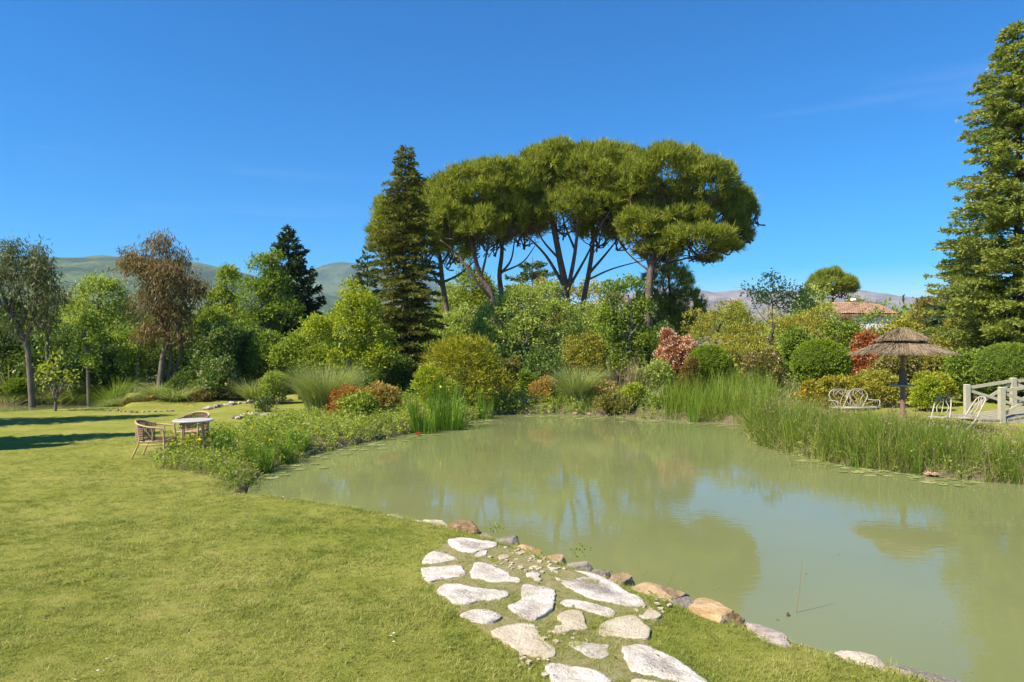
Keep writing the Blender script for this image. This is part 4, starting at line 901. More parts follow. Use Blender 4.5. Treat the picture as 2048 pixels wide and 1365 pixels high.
def seedheads():
    pl = np.array(pen, float); P = rng.uniform(pl.min(0), pl.max(0), size=(5200, 2)); P = P[sdist(P, pl) < -.05][:900]; g = ground(P); k = len(P)
    H = rng.uniform(.75, 1.12, k) * (1 - .32 * ss(7.6, 9.4, P[:, 0])); B0 = np.column_stack([P, g - .02]); mb = MB(); az = rng.uniform(0, 6.28, k); blades(mb, B0, H, .006, .12, .05, 2, az=az)
    tip = B0 + np.column_stack([np.cos(az) * H * .16, np.sin(az) * H * .16, H * .93]); q = np.repeat(np.arange(k), 4); kites(mb, tip[q] + rng.normal(size=(4 * k, 3)) * .012, unit(rng.normal(size=(4 * k, 3)) * .5 + [0, 0, .8]), .045, .014, rng.uniform(size=4 * k))
    tag(mb.build('rush_seed_heads', LM['dry_stem'], None), 'brown seed heads on stalks above the right bank rushes', kind='stuff')
seedheads()
fb = PP([(905, 850), (960, 832), (1100, 828), (1200, 832), (1300, 838), (1330, 800), (1200, 795), (1000, 795), (900, 810)], .15)
ground_cover('bank_plants', '', fb, 2600, .2, .5, [('soft_leaf', .4, 'pale leafy plants on the far shore'), ('fresh_leaf', .4, 'green leafy plants on the far shore')], .10, .05)
lt = PP([(640, 828), (700, 822), (860, 815), (900, 800), (820, 795), (640, 800)], .2)
ground_cover('bank_plants', '', lt, 1600, .2, .55, [('fresh_leaf', .5, 'low green planting in front of the azaleas'), ('mid_leaf', .4, 'darker low planting in front of the azaleas')], .10, .05)
# dry upright twigs
def twigs(name, label, px, Y, top, w, n_):
    sc = Y / F; X = (px - CX) * sc; gz = ground(np.array([X, Y])); h = CAMZ - (top - HY) * sc - gz; mb = MB()
    P = np.column_stack([X + rng.normal(size=n_) * w * sc / 4, Y + rng.normal(size=n_) * .15]); Bz = np.column_stack([P, np.full(n_, gz)])
    blades(mb, Bz, h * rng.uniform(.6, 1.05, n_), .02, .12, .05, 3)
    root = empty(name, (X, Y, gz)); tag(root, label, 'dead plant'); mb.build('twigs', LM['dry_stem'], root)
twigs('dry_shrub', 'bare dry twigs in front of the ivy wrapped limbs', 1262, 26.4, 700, 70, 150)
twigs('dry_shrub', 'patch of dead brown stems right of the bare twigs', 1310, 26.8, 712, 50, 90)

# ------------------------------------------------------------------ lawn blades: a point set carrying small turf tufts
def turf():
    tuft = MB(); k = 24; a = rng.uniform(0, 2 * PI, k); r = np.sqrt(rng.uniform(size=k)) * .05
    blades(tuft, np.column_stack([r * np.cos(a), r * np.sin(a), np.full(k, -.004)]), rng.uniform(.016, .044, k), .0034, .45, .5, 2)
    me = mesh('turf_tuft', np.concatenate(tuft.V), [np.concatenate(tuft.Q), np.concatenate(tuft.T)], M_blade, {'rnd': np.concatenate(tuft.R)})
    to = bpy.data.objects.new('turf_tuft', me)          # only used as the instance source
    P = []
    for (y0, y1, d) in ((2.4, 4.5, 520), (4.5, 6.5, 420), (6.5, 9, 300), (9, 12.5, 170), (12.5, 17, 80)):
        n_ = int(d * (y1 - y0) * (y1 + y0) * .5 * 1.75); Y = np.sqrt(rng.uniform(y0 ** 2, y1 ** 2, n_)); X = Y * rng.uniform(-.86, .80, n_); P.append(np.column_stack([X, Y]))
    for q in PAVE:                                          # grass crowding the stone edges
        e = np.concatenate([q[a] + (q[(a + 1) % len(q)] - q[a]) * rng.uniform(size=(14, 1)) for a in range(len(q))]); P.append(e + rng.normal(size=e.shape) * .022)
    P = np.concatenate(P); sd = sdist(P, POND); P = P[sd > .04]; P = P[P[:, 0] < 6]
    P = P[~((P[:, 1] > 9.5) & (P[:, 0] > 3))]
    m = np.ones(len(P), bool)
    for q in PAVE: 
        lo = q.min(0) - .1; hi = q.max(0) + .1; c = ((P > lo) & (P < hi)).all(1) & m
        ix = np.where(c)[0]
        if len(ix): m[ix[sdist(P[ix], q) < -.012 + .018 * rng.normal(size=len(ix))]] = False
    P = P[m]; ins = sdist(P, PATHPOLY)
    thin = (ins < -.02) & ((vnoise(P, 51, 5) + rng.normal(size=len(P)) * .45) < -.42); P = P[~thin]
    bare = vnoise(P, 77, 1.7) + .5 * vnoise(P, 78, 6) + rng.normal(size=len(P)) * .35 < -1.05; P = P[~bare]
    z = ground(P); V = np.column_stack([P, z])
    me = bpy.data.meshes.new('lawn_grass'); me.vertices.add(len(V)); me.vertices.foreach_set('co', V.astype(np.float32).ravel())
    at = me.attributes.new('sc', 'FLOAT', 'POINT'); h = np.clip(1.0 + .45 * vnoise(P, 61, 2.3) + rng.normal(size=len(P)) * .2, .45, 2.2)
    sdp = sdist(P, POND); h *= 1 + .5 * (sdp < .3) * rng.uniform(0, 1, len(P)); at.data.foreach_set('value', h.astype(np.float32)); me.update()
    o = link('lawn_grass', me); tag(o, 'short mown grass blades of the lawn', kind='stuff')
    ng = bpy.data.node_groups.new('turf_tufts', 'GeometryNodeTree'); ng.interface.new_socket('Geometry', in_out='INPUT', socket_type='NodeSocketGeometry'); ng.interface.new_socket('Geometry', in_out='OUTPUT', socket_type='NodeSocketGeometry')
    gi = ng.nodes.new('NodeGroupInput'); go = ng.nodes.new('NodeGroupOutput'); mp_ = ng.nodes.new('GeometryNodeMeshToPoints'); ip = ng.nodes.new('GeometryNodeInstanceOnPoints'); oi = ng.nodes.new('GeometryNodeObjectInfo')
    oi.inputs['Object'].default_value = to; rv = ng.nodes.new('FunctionNodeRandomValue'); rv.data_type = 'FLOAT_VECTOR'; rv.inputs[0].default_value = (-.15, -.15, 0); rv.inputs[1].default_value = (.15, .15, 6.283)
    na = ng.nodes.new('GeometryNodeInputNamedAttribute'); na.data_type = 'FLOAT'; na.inputs['Name'].default_value = 'sc'
    L = ng.links.new; L(gi.outputs[0], mp_.inputs[0]); L(mp_.outputs[0], ip.inputs['Points']); L(oi.outputs['Geometry'], ip.inputs['Instance']); L(rv.outputs[0], ip.inputs['Rotation']); L(na.outputs[0], ip.inputs['Scale']); L(ip.outputs[0], go.inputs[0])
    md = o.modifiers.new('tufts', 'NODES'); md.node_group = ng
    print('turf tufts', len(V))

# ------------------------------------------------------------------ stone path
Z2 = [  # outlines read off an enlargement of the photograph (x = 700 + u/2.926, y = 980 + v/2.926)
 ('w', 'flat white slab with a grey streak at the far end of the path', [(580,285),(655,273),(760,288),(858,300),(850,325),(800,335),(720,358),(660,350),(590,315)]),
 ('w', None, [(722,378),(760,352),(803,343),(800,375),(750,382)]),
 ('w', None, [(490,345),(560,360),(635,388),(570,405),(500,412),(428,410),(445,375)]),
 ('w', None, [(415,445),(520,438),(650,428),(672,480),(600,500),(520,505),(465,523),(430,480)]),
 ('w', None, [(735,420),(810,425),(870,455),(930,480),(940,498),(1000,520),(985,535),(920,525),(860,530),(820,530),(775,508),(715,505),(712,470)]),
 ('w', None, [(520,570),(560,543),(640,548),(720,568),(800,575),(918,590),(920,612),(870,630),(760,635),(690,660),(620,655),(560,610),(525,590)]),
 ('w', 'hourglass shaped white slab in the middle of the path', [(1020,548),(1100,555),(1190,580),(1190,625),(1175,690),(1100,735),(1050,745),(1000,715),(960,695),(920,672),(990,650),(1010,620),(1005,580)]),
 ('w', None, [(690,700),(750,688),(830,695),(888,722),(860,755),(770,765),(730,755),(650,720)]),
 ('c', 'large smooth cream slab against the lawn', [(820,815),(880,790),(950,768),(1040,765),(1080,775),(1100,830),(1150,870),(1200,900),(1190,945),(1090,955),(1020,935),(950,890),(870,845)]),
 ('w', None, [(1235,640),(1300,630),(1400,645),(1480,670),(1550,700),(1540,722),(1500,725),(1430,705),(1350,680),(1260,665)]),
 ('w', 'biggest slab, with a dark grey stain, next to the tan rock', [(1180,485),(1300,465),(1400,475),(1480,505),(1560,545),(1600,580),(1700,620),(1705,660),(1620,668),(1520,640),(1420,625),(1340,590),(1260,550),(1210,515)]),
 ('c', None, [(1210,740),(1250,695),(1330,695),(1365,720),(1370,770),(1395,800),(1300,800),(1230,825),(1170,815),(1230,785),(1255,765)]),
 ('c', None, [(1450,780),(1500,755),(1580,730),(1650,720),(1690,735),(1720,770),(1750,800),(1740,850),(1640,845),(1560,835),(1470,835)]),
 ('w', None, [(1270,870),(1350,865),(1440,880),(1520,885),(1490,910),(1515,945),(1480,960),(1400,955),(1350,925),(1300,900)]),
 ('w', None, [(1140,1010),(1200,985),(1290,1000),(1390,1020),(1470,1050),(1520,1080),(1525,1126),(1520,1180),(1240,1180),(1200,1110),(1170,1050)]),
 ('w', 'long white slab with dark lichen at the bottom of the photo', [(1600,900),(1690,880),(1780,905),(1880,950),(1960,1000),(2048,1070),(2100,1115),(2000,1105),(1870,1080),(1760,1050),(1650,1030),(1610,960)]),
 ('c', None, [(1640,1080),(1750,1080),(1870,1110),(1890,1190),(1640,1190)]),
 ('c', None, [(860,385),(880,372),(930,370),(925,390),(880,402)]),
 ('w', None, [(1030,490),(1070,480),(1110,485),(1105,510),(1125,528),(1090,530),(1070,508),(1035,505)]),
 ('c', None, [(1740,690),(1780,690),(1820,720),(1800,740),(1730,745),(1700,730)]),
 ('c', None, [(1165,460),(1185,450),(1210,455),(1205,465),(1175,470)]),
 ('w', None, [(1760,1230),(1960,1180),(2200,1240),(2300,1330),(2000,1340),(1800,1300)]),
 ('c', None, [(1300,1240),(1500,1230),(1650,1250),(1620,1350),(1400,1360)])]
def ZP(l): return np.array([W0(700 + u / 2.926, 980 + v / 2.926, .25) for u, v in l])
PAVE = [ZP(l) for _, _, l in Z2]; PAVE = [q.mean(0) + (q - q.mean(0)) * 1.05 for q in PAVE]
STAIN = {0: .9, 3: .55, 4: .75, 5: .8, 6: .6, 7: .3, 8: .12, 9: .1, 10: 1.0, 11: .1, 12: .15, 13: .45, 14: .3, 15: .9}
PATHPOLY = ZP([(560,265),(860,285),(1000,330),(1200,420),(1420,460),(1600,560),(1760,640),(1850,720),(1760,860),(1880,920),(2120,1110),(2350,1330),(1300,1380),(1130,1030),(1000,950),(800,830),(620,700),(500,580),(400,460),(420,380)])
def path():
    m, t, b = newmat('path_soil'); c = ramp(t, noise(t, 13, 6, .7, 'World'), [(.17, .17, .035, .3), (.26, .23, .09, .5), (.36, .28, .16, .75)])
    t.links.new(c, b.inputs['Base Color']); b.inputs['Roughness'].default_value = 1; bump(t, b, noise(t, 50, 5, .75, 'World'), .8, .03)
    # soil sheet following the ground, 4 mm above it
    lo = PATHPOLY.min(0); hi = PATHPOLY.max(0); nx, ny = 110, 150; X, Y = np.meshgrid(np.linspace(lo[0], hi[0], nx), np.linspace(lo[1], hi[1], ny), indexing='ij')
    P = np.stack([X.ravel(), Y.ravel()], -1); sd = sdist(P, PATHPOLY) + .05 * vnoise(P, 88, 7) + .03 * vnoise(P, 89, 19); z = ground(P) + .012 - .03 * ss(-.06, .02, sd)
    i = np.arange(nx - 1)[:, None]; j = np.arange(ny - 1)[None]; Q = np.stack([i * ny + j, (i + 1) * ny + j, (i + 1) * ny + j + 1, i * ny + j + 1], -1).reshape(-1, 4)
    Q = Q[(sd[Q] < .03).all(1)]; used, inv = np.unique(Q, return_inverse=True)
    me = mesh('stone_path', np.column_stack([P, z])[used], [inv.reshape(-1, 4)], m, None, True); root = link('stone_path', me); tag(root, 'crazy paved path of white and cream stones along the pond', kind='structure')
    for n_, (kind, lab, _) in enumerate(Z2):
        q = PAVE[n_]; k = len(q)
        # ragged outline: resample and jitter
        o = []
        for a in range(k):
            p0 = q[a]; p1 = q[(a + 1) % k]; s = max(2, int(np.linalg.norm(p1 - p0) / .035))
            for u in range(s): o.append(p0 + (p1 - p0) * u / s)
        o = np.array(o); o = (np.roll(o, 1, 0) + 2 * o + np.roll(o, -1, 0)) / 4; c = o.mean(0); o = o + rng.normal(size=o.shape) * .004 + .010 * np.column_stack([vnoise(o, 400 + n_, 22), vnoise(o, 500 + n_, 22)])
        m_ = len(o); th = rng.uniform(.014, .024); rings = [(1.0, -.06), (1.0, th * .8), (.99, th), (.90, th), (.7, th), (.5, th), (.3, th), (.12, th)]; V = []
        zc = float(ground(o).mean()) + .004; st_ = STAIN.get(n_, .35)
        for f, zz in rings:
            pp = c + (o - c) * f; hh = zc + zz + (.005 * vnoise(pp, 200 + n_, 9) + .0035 * vnoise(pp, 300 + n_, 30) if zz > 0 else 0)
            V.append(np.column_stack([pp, np.broadcast_to(hh, (m_,))]))
        V.append(np.array([[c[0], c[1], zc + th]])); V = np.concatenate(V); R_ = len(rings); i = np.arange(R_ - 1)[:, None]; j = np.arange(m_)[None]; j2 = (j + 1) % m_
        Q = np.stack([i * m_ + j, i * m_ + j2, (i + 1) * m_ + j2, (i + 1) * m_ + j], -1).reshape(-1, 4); jj = np.arange(m_)
        T3 = np.stack([(R_ - 1) * m_ + jj, (R_ - 1) * m_ + (jj + 1) % m_, np.full(m_, R_ * m_)], -1)
        sa = np.concatenate([np.full(m_, st_ * v_) for v_ in (0, 0, 0, .25, .6, .85, 1, 1)] + [[st_]]); me = mesh('stone', V, [Q, T3], M_pave if kind == 'w' else M_pavecream, {'stain': sa}, True); s = link('stone', me, root)
        if lab: s['label'] = lab
        me.shade_flat() if False else None
    # crumbled chips
    mb = MB(); cen = ZP([(1000, 370), (1080, 400), (1150, 440), (930, 430), (980, 350), (1030, 460), (1830, 640), (1720, 690), (1190, 800), (1060, 960), (1290, 780), (1140, 450)])
    for c in cen:
        for _ in range(10):
            p = c + rng.normal(size=2) * [.10, .12]; s = rng.uniform(.006, .022); V = unit(rng.normal(size=(8, 3))) * 0 + np.array([[x, y, z] for x in (-1, 1) for y in (-1, 1) for z in (-.4, .4)]) * s * rng.uniform(.6, 1.2, (8, 3))
            a = rng.uniform(0, 6); V[:, :2] = V[:, :2] @ np.array([[math.cos(a), -math.sin(a)], [math.sin(a), math.cos(a)]]); V += [p[0], p[1], ground(p) + .018]
            mb.add(V, [[0, 1, 3, 2], [4, 6, 7, 5], [0, 4, 5, 1], [2, 3, 7, 6], [0, 2, 6, 4], [1, 5, 7, 3]])
    o = mb.build('gravel', M_pavecream, None); o.parent = root; tag(o, kind='stuff')
path()
turf()
def clover():
    n_ = 5200; Y = np.sqrt(rng.uniform(2.6 ** 2, 8.5 ** 2, n_)); X = Y * rng.uniform(-.8, .72, n_); P = np.column_stack([X, Y])
    P = P[(vnoise(P, 91, 1.3) + .5 * vnoise(P, 92, 4) + rng.normal(size=n_) * .12) > .42]; P = P[sdist(P, POND) > .08]
    for q in PAVE: P = P[sdist(P, q) > .0]
    g = ground(P); idx = np.repeat(np.arange(len(P)), 3); k = len(idx); a = np.tile([0, 2.09, 4.19], len(P)) + rng.uniform(0, 6, len(P))[idx]
    A = unit(np.column_stack([np.cos(a), np.sin(a), np.full(k, .25)])); C = np.column_stack([P[idx], g[idx] + rng.uniform(.022, .042, len(P))[idx]]); mb = MB()
    kites(mb, C, A, .016, .016, rng.uniform(size=len(P))[idx]); tag(mb.build('clover', LM['fresh_leaf'], None), 'clover leaves scattered in patches through the lawn', kind='stuff')
    n_ = 260; Y = rng.uniform(3, 11, n_); X = Y * rng.uniform(-.75, .6, n_); P = np.column_stack([X, Y]); P = P[sdist(P, POND) > .08]; k = len(P); A = unit(np.column_stack([rng.normal(size=(k, 2)), rng.uniform(-.05, .3, k)])); mb = MB()
    kites(mb, np.column_stack([P, ground(P) + .03]), A, rng.uniform(.02, .06, k), rng.uniform(.004, .016, k), rng.uniform(size=k)); tag(mb.build('fallen_leaves', LM['dry_stem'], None), 'dry leaves and straw bits lying on the lawn', kind='stuff')
    # leaf litter afloat, mostly along the banks
    n_ = 3000; P = np.column_stack([rng.uniform(-7, 12, n_), rng.uniform(4, 26, n_)]); d = -sdist(P, POND); P = P[(d > .03) & (rng.uniform(size=n_) < np.exp(-d / .35) + .02)]; k = len(P)
    A = unit(np.column_stack([rng.normal(size=(k, 2)), np.zeros(k)])); s_ = np.column_stack([-A[:, 1], A[:, 0], np.zeros(k)]); L = rng.uniform(.02, .06, k)[:, None]; w = L * rng.uniform(.2, .5, (k, 1)); C = np.column_stack([P, np.full(k, .004)])
    mb = MB(); mb.add(np.stack([C, C + A * L * .5 + s_ * w, C + A * L, C + A * L * .5 - s_ * w], 1).reshape(-1, 3), np.arange(4 * k).reshape(-1, 4), rnd=np.repeat(rng.uniform(size=k), 4)); tag(mb.build('floating_litter', LM['reed_pale'], None), 'bits of leaf and straw floating along the pond edge', kind='stuff')
clover()

# ------------------------------------------------------------------ rocks
def icos(sub=3):
    import bmesh
    bm = bmesh.new(); bmesh.ops.create_icosphere(bm, subdivisions=sub, radius=1); V = np.array([v.co[:] for v in bm.verts]); T3 = np.array([[v.index for v in f.verts] for f in bm.faces]); bm.free(); return V, T3
ICO3 = icos(4); ICO2 = icos(2)
def rockmesh(L, Wd, H, seed, mat, ico=ICO3, flat=.55, name='rock'):
    V, T3 = ico; r = np.random.default_rng(seed); V = V.copy()
    V = V * (1 + .16 * vnoise(V, seed + 5, 1.8))[:, None]
    for _ in range(22):                                    # chop facets
        d = unit(r.normal(size=3)); k = r.uniform(.45, .85); e = V @ d - k; V = V - np.where(e > 0, e, 0)[:, None] * d
    V[:, 2] = np.where(V[:, 2] > flat, flat + (V[:, 2] - flat) * .3, V[:, 2])
    V = V * (1 + .035 * vnoise(V, seed + 6, 8) - .05 * np.abs(vnoise(V, seed + 7, 13)) + .02 * vnoise(V, seed + 8, 40) + .006 * r.normal(size=len(V)))[:, None]; V = V / np.abs(V).max(0)
    return mesh(name, V * np.array([L / 2, Wd / 2, H / 2]), [T3], mat, None, False)
def rock(label, a, b, Wd, H, mat, zoff=0.0, z=.2, group='stones edging the near bank', tilt=0.0, seed=None):
    a = W0(*a, z); b = W0(*b, z); c = (a + b) / 2; d = b - a; me = rockmesh(np.linalg.norm(d) * 1.25, Wd * 1.3, H * .85, seed or int(c[0] * 100 + c[1] * 1000) % 9999, mat)
    o = link('rock', me); o.location = (c[0], c[1], .115 + zoff); o.rotation_euler = (tilt, 0, math.atan2(d[1], d[0])); tag(o, label, 'rock', group); return o
def z2(u, v): return (700 + u / 2.926, 980 + v / 2.926)
def z3(u, v): return (1000 + u / 3.413, 980 + v / 3.413)
def z4(u, v): return (1450 + u / 3.425, 980 + v / 3.425)
rock('long thin cream stone, leftmost of the near bank edging', z2(200, 122), z2(325, 142), .22, .14, M_cream)
rock('small flat cream stone second from the left on the bank', z2(322, 155), z2(425, 165), .2, .15, M_cream)
rock('rounded cream boulder left of the rusty pitted one', z2(435, 165), z2(578, 190), .28, .26, M_cream)
rock('rusty pitted boulder at the bend of the bank', z2(595, 195), z2(758, 215), .32, .30, M_rust)
rock('small grey stone right of the rusty boulder', z2(750, 235), z2(832, 240), .2, .16, M_grey)
rock('flat grey stone with a pale spot before the first weed', z2(825, 258), z2(975, 275), .3, .20, M_grey)
rock('long low ochre stone beside the far path slabs', z2(960, 300), z2(1115, 335), .22, .18, M_orange)
rock('small tan stone at the head of the gravelly patch', z2(1150, 360), z2(1255, 385), .22, .18, M_tan)
rock('lumpy grey boulder next to the second weed', z2(1268, 400), z2(1400, 435), .26, .26, M_grey)
rock('grey stone between lumpy boulder and tan rock', z2(1400, 445), z2(1515, 480), .24, .20, M_grey)
rock('tan and grey rock left of the big brown slab', z2(1505, 495), z2(1645, 510), .28, .24, M_tan)
rock('big flat brown slab tilting towards the pond', z2(1650, 555), z2(1915, 600), .42, .26, M_tan, .04, tilt=-.12)
rock('angular grey stone wedged between the brown and the ochre rocks', z3(1165, 770), z3(1325, 735), .24, .24, M_grey, .02)
rock('large ochre boulder right of the angular grey stone', z3(1305, 780), z3(1660, 860), .40, .32, M_orange, .02)
rock('pinkish grey stone on the lawn corner near the stick', z3(1680, 890), z3(1915, 960), .20, .17, M_pink)
rock('thin grey stone sunk in the turf after the pinkish one', z3(1770, 975), z3(2030, 1045), .18, .16, M_pink, .03)
rock('long narrow weathered kerb stone at lower right', z4(770, 1105), z4(1110, 1185), .16, .16, M_cream, .05)
rock('last long kerb stone running out of the bottom right corner', z4(1110, 1185), z4(1680, 1325), .16, .16, M_grey, .05)
rock('small pale stone at the waterline of the near left bank', (474, 984), (492, 990), .14, .12, M_cream)
rock('small white stone edge in the turf left of the long cream stone', (625, 1008), (660, 1012), .12, .1, M_cream)
# low stone edgings of the garden beds
def edging(name, label, pts, n_, s, mats):
    P = smoothpath(np.array([np.append(W0(x, y, .25), 0) for x, y in pts]), 8)[:, :2]; c = P[len(P) // 2]; gz = ground(c)
    root = empty(name, (c[0], c[1], gz)); tag(root, label, 'stone edging'); L = np.concatenate([[0], np.cumsum(np.linalg.norm(np.diff(P, axis=0), axis=1))])
    ms = [rockmesh(s * 1.3, s, s * .8, 900 + k, mats[k % len(mats)], ICO2, name='stone') for k in range(4)]
    for i in range(n_):
        t = (i + .5) / n_ * L[-1]; p = np.array([np.interp(t, L, P[:, 0]), np.interp(t, L, P[:, 1])]) + rng.normal(size=2) * s * .2; o = link('stone', ms[i % 4], root)
        o.location = (p[0] - c[0], p[1] - c[1], ground(p) - gz + s * .15); o.rotation_euler = (0, 0, rng.uniform(0, 6)); k = rng.uniform(.7, 1.25); o.scale = (k, k, k * rng.uniform(.8, 1.2))
edging('stone_edging', 'curved row of pale stones along the back of the lawn', [(415, 821), (440, 815), (490, 811), (535, 808), (580, 806)], 24, .22, [M_cream, M_grey])
edging('stone_edging', 'short row of stones beside the small lawn path', [(437, 804), (455, 800), (475, 799)], 8, .28, [M_cream, M_tan])
edging('stone_edging', 'stones around the lavender tuft', [(475, 838), (500, 832), (530, 833), (582, 833)], 16, .24, [M_cream, M_grey])
edging('stone_edging', 'few pale stones at the edge of the bronze heather', [(215, 825), (235, 825), (260, 827), (300, 826), (350, 824)], 14, .11, [M_tan, M_grey])
edging('stone_edging', 'heap of pale stones on the far shore by the peach azalea', [(1030, 812), (1060, 808), (1095, 808)], 16, .3, [M_cream, M_tan])
edging('stone_edging', 'stones bedded in the plants of the left bank', [(520, 880), (545, 872), (580, 868)], 9, .22, [M_cream, M_tan])
edging('stone_edging', 'grey stones among the plants left of the iris point', [(770, 832), (800, 830), (830, 834)], 12, .26, [M_cream, M_grey])

# ------------------------------------------------------------------ lily pads and flowers
def pads():
    th = np.linspace(.25, 2 * PI - .25, 13); V = np.vstack([[0, 0, 0], np.column_stack([np.cos(th), np.sin(th), .02 * np.sin(3 * th)])]); T3 = np.array([[0, i, i + 1] for i in range(1, 13)])
    P0 = []; ms = []
    for k in range(4): ms.append(mesh('lily_pad', V * .5 * (1 + 0 * k), [T3], LM['pad_green'], {'rnd': np.full(len(V), .35 + .25 * k)}))
    runs = [(590, 916, 700, 891, 26, 'lily pads along the left bank'), (700, 893, 860, 862, 26, 'lily pads along the left bank'), (900, 856, 975, 838, 22, 'lily pads in the bay beside the iris point'), (1040, 831, 1230, 836, 30, 'lily pads under the far shore'), (1230, 838, 1500, 852, 36, 'lily pads under the far shore'),
            (1498, 873, 1560, 903, 14, 'lily pads along the right bank'), (1560, 903, 1700, 935, 22, 'lily pads along the right bank'), (1700, 935, 1945, 962, 34, 'lily pads along the right bank'), (520, 955, 590, 922, 8, 'lily pads along the left bank')]
    for x0, y0, x1, y1, n_, g in runs:
        for i in range(int(n_ * 2.2)):
            t = rng.uniform(); off = abs(rng.normal()) * .35; q = W0(x0 + (x1 - x0) * t, y0 + (y1 - y0) * t); c = np.array([5., 12.5 if y1 < 900 else 9.]); q = q + unit(c - q) * (off - .05) + rng.normal(size=2) * .1
            s = rng.uniform(.16, .30)
            if any(np.hypot(*(q - p[:2])) < .45 * (s + p[2]) for p in P0) or sdist(q[None], POND)[0] > -.06: continue
            P0.append((q[0], q[1], s)); o = link('lily_pad', ms[rng.integers(4)]); o.location = (q[0], q[1], .006 + .0006 * len(P0) % .01); o.scale = (s, s, .12); o.rotation_euler = (0, 0, rng.uniform(0, 6))
            tag(o, {'left': 'round floating water lily pad close to the left bank', 'bay ': 'round floating lily pad in the bay beside the iris point', 'far ': 'flat lily pad floating under the far shore', 'righ': 'round lily pad floating before the right bank rushes'}['left' if 'left' in g else 'bay ' if 'bay' in g else 'far ' if 'far' in g else 'righ'], 'lily pad', g)
pads()
def lily(label, px, py, mat, s=.1):
    q = W0(px, py); root = empty('water_lily', (q[0], q[1], .02)); tag(root, label, 'flower'); mb = MB()
    for ring, (n_, tilt, L) in enumerate(((9, .35, 1.), (8, .8, .85), (6, 1.2, .65))):
        a = np.linspace(0, 2 * PI, n_, endpoint=False) + ring * .3; A = np.column_stack([np.cos(a) * math.cos(tilt), np.sin(a) * math.cos(tilt), np.full(n_, math.sin(tilt))])
        for k in range(n_):
            s_ = np.array([-math.sin(a[k]), math.cos(a[k]), 0]) * s * .22; c = np.array([q[0], q[1], .03]); e = c + A[k] * s * L; m_ = c + A[k] * s * L * .55 - [0, 0, s * .06]
            mb.add([c, m_ + s_, e, m_ - s_], [[0, 1, 2, 3]], rnd=np.full(4, rng.uniform()))
    mb.build('petals', LM[mat], root); mb = MB(); lathe(mb, [(.001, .05), (s * .2, .05), (s * .22, .035), (s * .1, .02)], (q[0], q[1], 0), 8); mb.build('flower_centre', LM['yellow_petal'], root)
lily('bright red water lily at the left bank', 834, 866, 'red_petal', .13)
lily('smaller red water lily just below the bright red one', 836, 871, 'red_petal', .1)
lily('pink water lily, left of the pair before the right rushes', 1855, 953, 'pink_petal', .10)
lily('pink water lily, right of the pair before the right rushes', 1868, 954, 'pink_petal', .09)
lily('pale pink water lily beside the rush tuft in open water', 1635, 917, 'pink_petal', .1)
lily('pale pink water lily at the iris point', 978, 834, 'pink_petal', .11)
lily('pale pink water lily under the middle of the far shore', 1150, 830, 'pink_petal', .11)
lily('pale pink water lily right of the middle of the far shore', 1178, 831, 'pink_petal', .11)
def bloom(name, label, pts, mat, s, group, stem=True):
    for (px, py, Y), lab in zip(pts, label):
        c = AT(px, py, Y); gz = ground(c[:2]); gz = max(gz, 0.0); root = empty(name, (c[0], c[1], gz)); tag(root, lab, 'flower', group); mb = MB(); k = 7
        A = unit(np.column_stack([rng.normal(size=(k, 2)), rng.uniform(-.3, 1, k)])); kites(mb, np.repeat(c[None], k, 0), A, s, s * .7, rng.uniform(size=k)); mb.build('petals', LM[mat], root)
        mb = MB(); tube(mb, wobble((c[0], c[1], gz), c, 3, .01), [.006, .004], 4); mb.build('flower_stem', LM['iris_leaf'], root)
bloom('yellow_iris', ['yellow iris flower above the near left bank plants', 'yellow iris flower left of the two on the left bank', 'yellow iris flower, upper of the two on the left bank', 'yellow iris flower, lower of the two on the left bank', 'yellow flower near the corner iris clump', 'yellow iris bud before the right rushes', 'yellow iris at the top of the tallest iris clump', 'yellow iris at the left end of the left bank'],
      [(396, 880, 13.3), (505, 854, 15.5), (608, 849, 17.5), (601, 862, 17.2), (544, 880, 14.2), (1850, 887, 13.6), (880, 775, 21.6), (665, 838, 19)], 'yellow_petal', .075, 'yellow iris flowers')
bloom('orange_lily', ['orange flower on the tip of the far iris', 'orange flower right of the golden conifer', 'orange lily over the far shore rushes', 'orange lily among the far right rushes', 'orange flower left of the bench', 'orange flower below the golden juniper', 'orange flower beside the far left grasses', 'orange flower on the golden conifer bush'],
      [(1145, 803, 25.6), (1022, 780, 26), (1348, 783, 25.4), (1490, 793, 25), (1593, 788, 22), (1610, 783, 22), (300, 793, 26), (865, 754, 23.4)], 'orange_petal', .11, 'orange lily flowers')
